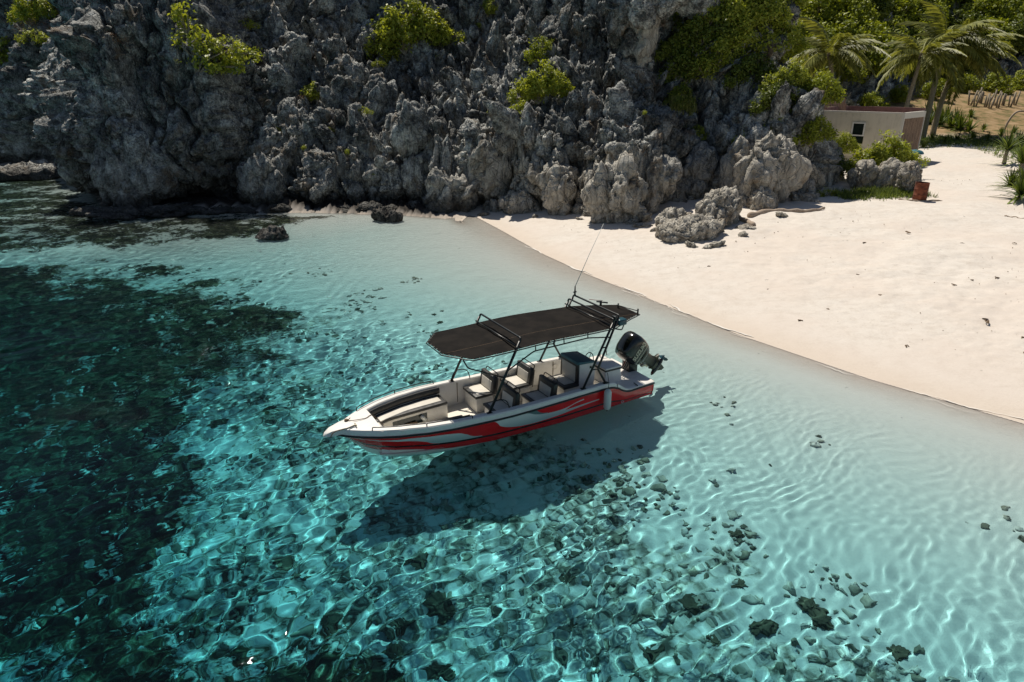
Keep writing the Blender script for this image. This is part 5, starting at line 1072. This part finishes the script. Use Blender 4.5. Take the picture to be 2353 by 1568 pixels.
def palm(base, top, label, n_f=25, s_=1.0, wind=.5, seed=1):
    rd = random.Random(seed); base = Vector(base); top = Vector(top); p_ = empty('coconut_palm', base, 0, label, 'palm tree'); d = top - base
    mid1 = d * .35 + Vector((-d.x * .18, 0, 0)); mid2 = d * .7 + Vector((-d.x * .12, 0, 0)); pth = smooth_path([(0, 0, -.3), mid1, mid2, d], 6); nn_ = len(pth)
    MB().tube(pth, [.25 * (1 - .45 * i / nn_) * (1 + .06 * (i % 2)) * s_ for i in range(nn_)], 9).build('trunk', M['trunk'], p_, smooth=True)
    for i in range(n_f):
        f = link(bpy.data.objects.new('frond', rd.choice(FM)), p_); a = i * 2.4 + rd.uniform(-.3, .3); up = 1.15 - 1.75 * (i / n_f) ** .8
        # wind from the left drags fronds to the right
        v = Vector((math.cos(a) + wind, math.sin(a), up)).normalized(); q = v.to_track_quat('X', 'Z'); f.rotation_mode = 'QUATERNION'; f.rotation_quaternion = q; f.location = d; s2 = s_ * rd.uniform(.8, 1.08); f.scale = (s2, s2, s2)
    MB().loft([[d + Vector((r_ * math.cos(t), r_ * math.sin(t), z_)) for t in np.linspace(0, 2 * math.pi, 9)[:-1]] for z_, r_ in ((-.5, .12), (-.2, .24), (.15, .22), (.5, .05))]).build('crown_heart', M['trunk'], p_, smooth=True)
def at_y(px, py, y): d = ray(px, py); t = y / d.y; return Vector((d.x * t, y, CAM_H + d.z * t))
def palm_px(bx, by_, tx_, ty_, y, label, **kw):
    t_ = at_y(tx_, ty_, y); b_ = at_y(bx, by_, y); b_.z = gz(b_.x, y); palm(b_, t_, label, **kw)
palm_px(1925, 235, 1907, 122, 64, 'leftmost coconut palm with a short thin trunk and drooping fronds', seed=3, s_=1.0, wind=.45)
palm_px(2080, 245, 2118, 128, 66, 'coconut palm leaning right behind the hut, lower crown', seed=5, s_=.95, wind=.1)
palm_px(2135, 245, 2172, 96, 69, 'tallest coconut palm of the leaning trio behind the hut', seed=8, s_=1.15, wind=.55, n_f=28)
palm_px(2155, 250, 2205, 122, 71, 'rightmost coconut palm with long fronds blown to the right', seed=12, s_=1.15, wind=.8, n_f=20)
# ================================================================ HUT
A = Vector((28.0, 51.3)); C_ = Vector((31.25, 54.4)); Bv = Vector((24.0, 55.5)); Dv = Bv + (C_ - A)
hz = 1.7; ht = 5.75
hut = empty('beach_hut', (A.x, A.y, hz), 0, 'small flat-topped grey plaster hut with a brown plank side wall behind the beach', 'hut')
def hw(p, z): return (p.x - A.x, p.y - A.y, z - hz)
def wallseg(p, q, z0, z1, th, name, mt, inn):
    n_ = Vector((-(q - p).y, (q - p).x)).normalized() * th * inn
    m = MB(); m.add([hw(p, z0), hw(q, z0), hw(q + n_, z0), hw(p + n_, z0), hw(p, z1), hw(q, z1), hw(q + n_, z1), hw(p + n_, z1)], [[0, 3, 2, 1], [4, 5, 6, 7], [0, 1, 5, 4], [1, 2, 6, 5], [2, 3, 7, 6], [3, 0, 4, 7]]); return m.build(name, M[mt], hut)
ft = (A - Bv).normalized(); rt = (C_ - A).normalized(); nf = Vector((-ft.y, ft.x)); nf = nf if nf.dot(rt) > 0 else -nf
# front wall with a window opening: pieces round the hole
w0, w1, wz0, wz1 = 2.35, 3.3, 4.0, 4.98; LB = (A - Bv).length
def fpt(s_): return Bv + ft * s_
for (a, b_, z0, z1) in ((0, w0, hz, ht - .12), (w1, LB, hz, ht - .12), (w0, w1, wz1, ht - .12), (w0, w1, hz, wz0 - .55)):
    p, q = fpt(a), fpt(b_); m = MB(); o2 = nf * .18
    m.add([hw(p, z0), hw(q, z0), hw(q + o2, z0), hw(p + o2, z0), hw(p, z1), hw(q, z1), hw(q + o2, z1), hw(p + o2, z1)], [[0, 3, 2, 1], [4, 5, 6, 7], [0, 1, 5, 4], [1, 2, 6, 5], [2, 3, 7, 6], [3, 0, 4, 7]]); m.build('front_wall', M['plaster'], hut)
def quad_slab(p, q, off, th, z0, z1, name, mt, par):
    a_, b_ = p - nf * off, q - nf * off; c_, d_ = b_ + nf * th, a_ + nf * th; m = MB()
    m.add([hw(a_, z0), hw(b_, z0), hw(c_, z0), hw(d_, z0), hw(a_, z1), hw(b_, z1), hw(c_, z1), hw(d_, z1)], [[0, 3, 2, 1], [4, 5, 6, 7], [0, 1, 5, 4], [1, 2, 6, 5], [2, 3, 7, 6], [3, 0, 4, 7]]); return m.build(name, M[mt], par)
win = link(bpy.data.objects.new('window', None), hut)
for (a, b_, z0, z1) in ((w0, w0 + .09, wz0, wz1), (w1 - .09, w1, wz0, wz1), (w0 + .09, w1 - .09, wz1 - .09, wz1), (w0 + .09, w1 - .09, wz0, wz0 + .09)): quad_slab(fpt(a), fpt(b_), .06, .10, z0, z1, 'window_frame', 'white_frame', win)
quad_slab(fpt(w0 + .09), fpt(w1 - .09), -.02, .02, wz0 + .09, wz1 - .09, 'pane', 'dark_glass_and_shade', win)
quad_slab(fpt(w0), fpt(w1), -.10, .02, wz0 - .55, wz0, 'vent_shade_slab', 'dark_glass_and_shade', win)  # solid dark slab painted in for the shade inside the vent
# back and left walls, parapet, roof slab
for (p, q, nm) in ((Bv, Dv, 'left_wall'), (Dv, C_, 'back_wall')):
    wallseg(p + (nf * .185 if nm == 'left_wall' else rt * 0), q, hz, ht + .22, .18, nm, 'render_pink', -1 if nm == 'left_wall' else -1)
m = MB(); m.add([hw(Bv + nf * .2, 5.15), hw(A + nf * .2, 5.15), hw(C_, 5.15), hw(Dv, 5.15)], [[0, 1, 2, 3]]); m.build('roof_slab', M['render_pink'], hut)
quad_slab(fpt(-.02), fpt(LB + .02), .015, .22, ht - .12, ht, 'front_coping', 'plaster_white', hut)
# right side: planks between white posts under a white beam
LR = (C_ - A).length; no = Vector((rt.y, -rt.x)); no = no if no.dot(ft) > 0 else -no
def side_box(a, b_, o0, o1, z0, z1, name, mt):
    p = A + rt * a; q = A + rt * b_; m = MB()
    m.add([hw(p + no * o0, z0), hw(q + no * o0, z0), hw(q + no * o1, z0), hw(p + no * o1, z0), hw(p + no * o0, z1), hw(q + no * o0, z1), hw(q + no * o1, z1), hw(p + no * o1, z1)], [[0, 3, 2, 1], [4, 5, 6, 7], [0, 1, 5, 4], [1, 2, 6, 5], [2, 3, 7, 6], [3, 0, 4, 7]]); return m.build(name, M[mt], hut)
side_box(.0, .14, -.10, .06, hz, ht - .42, 'corner_post', 'plaster_white'); side_box(LR - .10, LR, -.10, .06, hz, ht - .42, 'corner_post', 'plaster_white')
side_box(-.0, LR, -.12, .065, ht - .42, ht - .0, 'top_beam', 'plaster_white')
npl = 22
for i in range(npl):
    a = .15 + (LR - .27) * i / npl; b_ = .15 + (LR - .27) * (i + 1) / npl - .025; side_box(a, b_, -.03, .0 + .018 * (i % 3), hz, ht - .425 - .02 * (i % 2), 'plank', 'plank')
side_box(.14, LR - .1, -.09, -.04, hz, ht - .43, 'plank_backing', 'rope')
# palisade behind the left end of the hut
pal = empty('palisade', at_y(1893, 258, 57), 0, 'weathered wooden stake fence standing behind the left end of the hut', 'fence')
for i in range(13):
    h_ = rnd.uniform(2.3, 2.9); x = i * .135; MB().box(x, x + .11, 0, .05, -2.2, h_ - 1.6 + .2 * math.sin(i)).build('stake', M['plank'], pal)
# ================================================================ BEACH THINGS
g = hit_ground(2112, 461); dr = empty('metal_drum', g, .2, 'rusty red-brown metal drum on the sand beside the pitted rock', 'drum')
dr.scale = (.86, .86, .9); m = MB(); m.loft([[(r_ * math.cos(t), r_ * math.sin(t), z_) for t in np.linspace(0, 2 * math.pi, 25)[:-1]] for z_, r_ in ((0, .40), (.02, .415), (.34, .405), (.36, .42), (.38, .405), (.70, .405), (.72, .42), (.74, .405), (1.08, .41), (1.10, .42), (1.10, .39), (.25, .385))], caps=True); m.build('drum_body', M['rust'], dr, smooth=True, auto=40)
h_ = hit_ground(2093, 385); cb = empty('covered_boat', h_ + Vector((0, -.2, .95)), .5, 'dark teal upturned tub lying on top of the rocks beside the hut', 'tub')
m = MB(); m.loft([[(x, r_ * math.cos(t) * .5, .32 * r_ * max(0, math.sin(t)) + .02 * (t < .1)) for t in np.linspace(0, math.pi, 9)] for x, r_ in ((-.55, .5), (-.4, .8), (0, 1.0), (.4, .8), (.6, .3))], closed=True); m.build('tub_shell', M['tarp'], cb, smooth=True, auto=50)
MB().tube([(-.5, .44, .0), (.0, .52, .0), (.5, .4, .0)], .035, 6).build('pale_rim', M['driftwood'], cb, smooth=True)
def log(pxs, r0, r1, label, name='driftwood_log', z=.12):
    pts_ = [hit_ground(*p) + Vector((0, 0, z)) for p in pxs]; b0 = pts_[0]; pth = smooth_path([p - b0 for p in pts_], 5); n_ = len(pth)
    e_ = tag(MB().tube([p + Vector((0, 0, .03 * math.sin(i * 1.7))) for i, p in enumerate(pth)], [(r0 + (r1 - r0) * i / n_) * (1 + .12 * math.sin(i * 2.3)) for i in range(n_)], 9).build(name, M['driftwood'], None, smooth=True), label, 'driftwood'); e_.location = b0; return e_
log([(1722, 502), (1760, 492), (1810, 490), (1860, 490), (1893, 484)], .17, .06, 'long bleached driftwood log lying in the cliff shadow on the sand')
log([(1693, 506), (1715, 514), (1732, 524)], .15, .12, 'short thick piece of driftwood beside the jagged boulder')
log([(2065, 460), (2100, 463), (2165, 463)], .05, .035, 'thin driftwood stick on the sand under the rusty drum', z=.04)
log([(2308, 498), (2335, 501), (2360, 506)], .03, .02, 'thin twig on the sand at the right picture edge', 'stick', z=.03)
log([(740, 428), (760, 437), (782, 445)], .07, .05, 'pale branch wedged between rocks near the waterline', z=.9)
# bent pole and cut stems on the soil
g = hit_ground(2305, 305); m = MB(); a_ = at_y(2305, 305, g.y); m.tube(smooth_path([(0, 0, -.1), at_y(2318, 278, g.y) - g, at_y(2336, 258, g.y) - g, at_y(2358, 256, g.y) - g], 5), .10, 6); o = m.build('bent_pole', M['driftwood'], None, smooth=True); o.location = g; tag(o, 'pale bent pole leaning to the right beside the brown soil', 'pole')
g6 = 'bare cut stems sticking out of the brown soil'
for i, (px, py) in enumerate([(2226, 243), (2238, 246), (2250, 240), (2262, 248), (2272, 252), (2282, 244), (2290, 250), (2302, 244), (2318, 247), (2330, 242), (2268, 240), (2244, 236)]):
    g = hit_ground(px, py); m = MB()
    for k in range(2): m.tube([(k * .2, 0, -.1), (k * .5 - .1 + rnd.uniform(-.2, .3), 0, rnd.uniform(1.2, 1.9) * g.y / 85)], .09, 6)
    o = m.build('bare_stem', M['trunk'], None, smooth=True); o.location = g; tag(o, 'one of the bare cut stems sticking out of the brown soil mound', 'stem', g6); o['kind'] = 'thing'
# washed-up bits
g7 = 'washed-up scraps of seaweed on the sand'
for (px, py) in [(1765, 667), (2143, 689), (2148, 700), (1628, 613), (1970, 632), (2235, 645), (2262, 735), (2270, 741), (2350, 778), (2078, 795), (2440, 850), (2030, 680), (1900, 712), (2190, 655), (2085, 535), (2330, 560), (1840, 740), (2210, 560), (1985, 560), (2290, 640)]:
    if px > 2350: continue
    g = hit_ground(px, py); m = MB()
    for k in range(3): a = rnd.uniform(-.5, .5); m.tube([(rnd.uniform(-.12, .12), 0, .02), (rnd.uniform(-.1, .1), rnd.uniform(-.08, .08), .05), (.16 * math.cos(a), .16 * math.sin(a), .02)], .018, 4)
    o = m.build('seaweed_scrap', M['rope'], None); o.location = g; o.scale = (rnd.uniform(.5, 1.1),) * 3; o.rotation_euler = (0, 0, rnd.uniform(0, 6)); tag(o, 'one of the small dark seaweed scraps strewn on the open sand', 'seaweed', g7)
rg = np.random.RandomState(33); bx = rg.uniform(0, 34, 2600); by = rg.uniform(13, 50, 2600); bz = base_z(bx, by); kp = (bz > .35) & (fbm(np.stack([bx * .3, by * .3, 0 * bx], 1), 2, 5) > -.15); bx, by, bz = bx[kp][:900], by[kp][:900], bz[kp][:900]
o = scatter_rubble('beach_litter', list(zip(bx, by, bz)), .008, .028, M['driftwood'], 34, 'tiny shell and driftwood crumbs sprinkled over the beach', 'beach litter')

# ================================================================ LABELS BY PLACE for look-alikes that only their place tells apart
def place_labels(group, fmt, rows):
    from bpy_extras.object_utils import world_to_camera_view
    it = []
    bpy.context.view_layer.update()
    for o in sc.objects:
        if o.parent is None and o.get('group') == group: q = world_to_camera_view(sc, camo, o.matrix_world.translation); it.append((q.x, 1 - q.y, o))
    it.sort(key=lambda a: a[1]); n_ = len(it); per = math.ceil(n_ / rows); on = ['first', 'second', 'third', 'fourth', 'fifth', 'sixth', 'seventh', 'eighth', 'ninth', 'tenth', 'eleventh', 'twelfth', 'thirteenth', 'fourteenth', 'fifteenth']
    rn = {1: [''], 2: ['upper', 'lower'], 3: ['top', 'middle', 'bottom'], 4: ['top', 'second', 'third', 'bottom'], 5: ['top', 'second', 'third', 'fourth', 'bottom']}[rows]
    for r_ in range(rows):
        row = sorted(it[r_ * per:(r_ + 1) * per], key=lambda a: a[0])
        for k, (_, _, o) in enumerate(row): o['label'] = fmt + ', ' + on[k] + ' from left' + (' in the ' + rn[r_] + ' row' if rows > 1 else '')
place_labels(g2, 'leafy bush on the cliff left of the palms', 4)
place_labels(g3, 'dark tree on the hillside behind the palms', 4)
place_labels('shrubs at the foot of the hillside', 'mid green shrub at the hillside foot', 1)
place_labels(g4, 'dark spiky plant crowded behind the hut', 1)
place_labels(g5, 'low spiky plant in the grass strip', 1)
place_labels(g6, 'bare cut stem on the brown soil', 1)
place_labels(g1, 'small green tuft in a crack of the rubble slope', 1)
place_labels(grp, 'dark bushy coral head in the bright foreground rubble', 3)
place_labels(g7, 'small dark seaweed scrap on open sand', 2)
place_labels(g8, 'small pale broken stone on the sand below the cliff', 1)
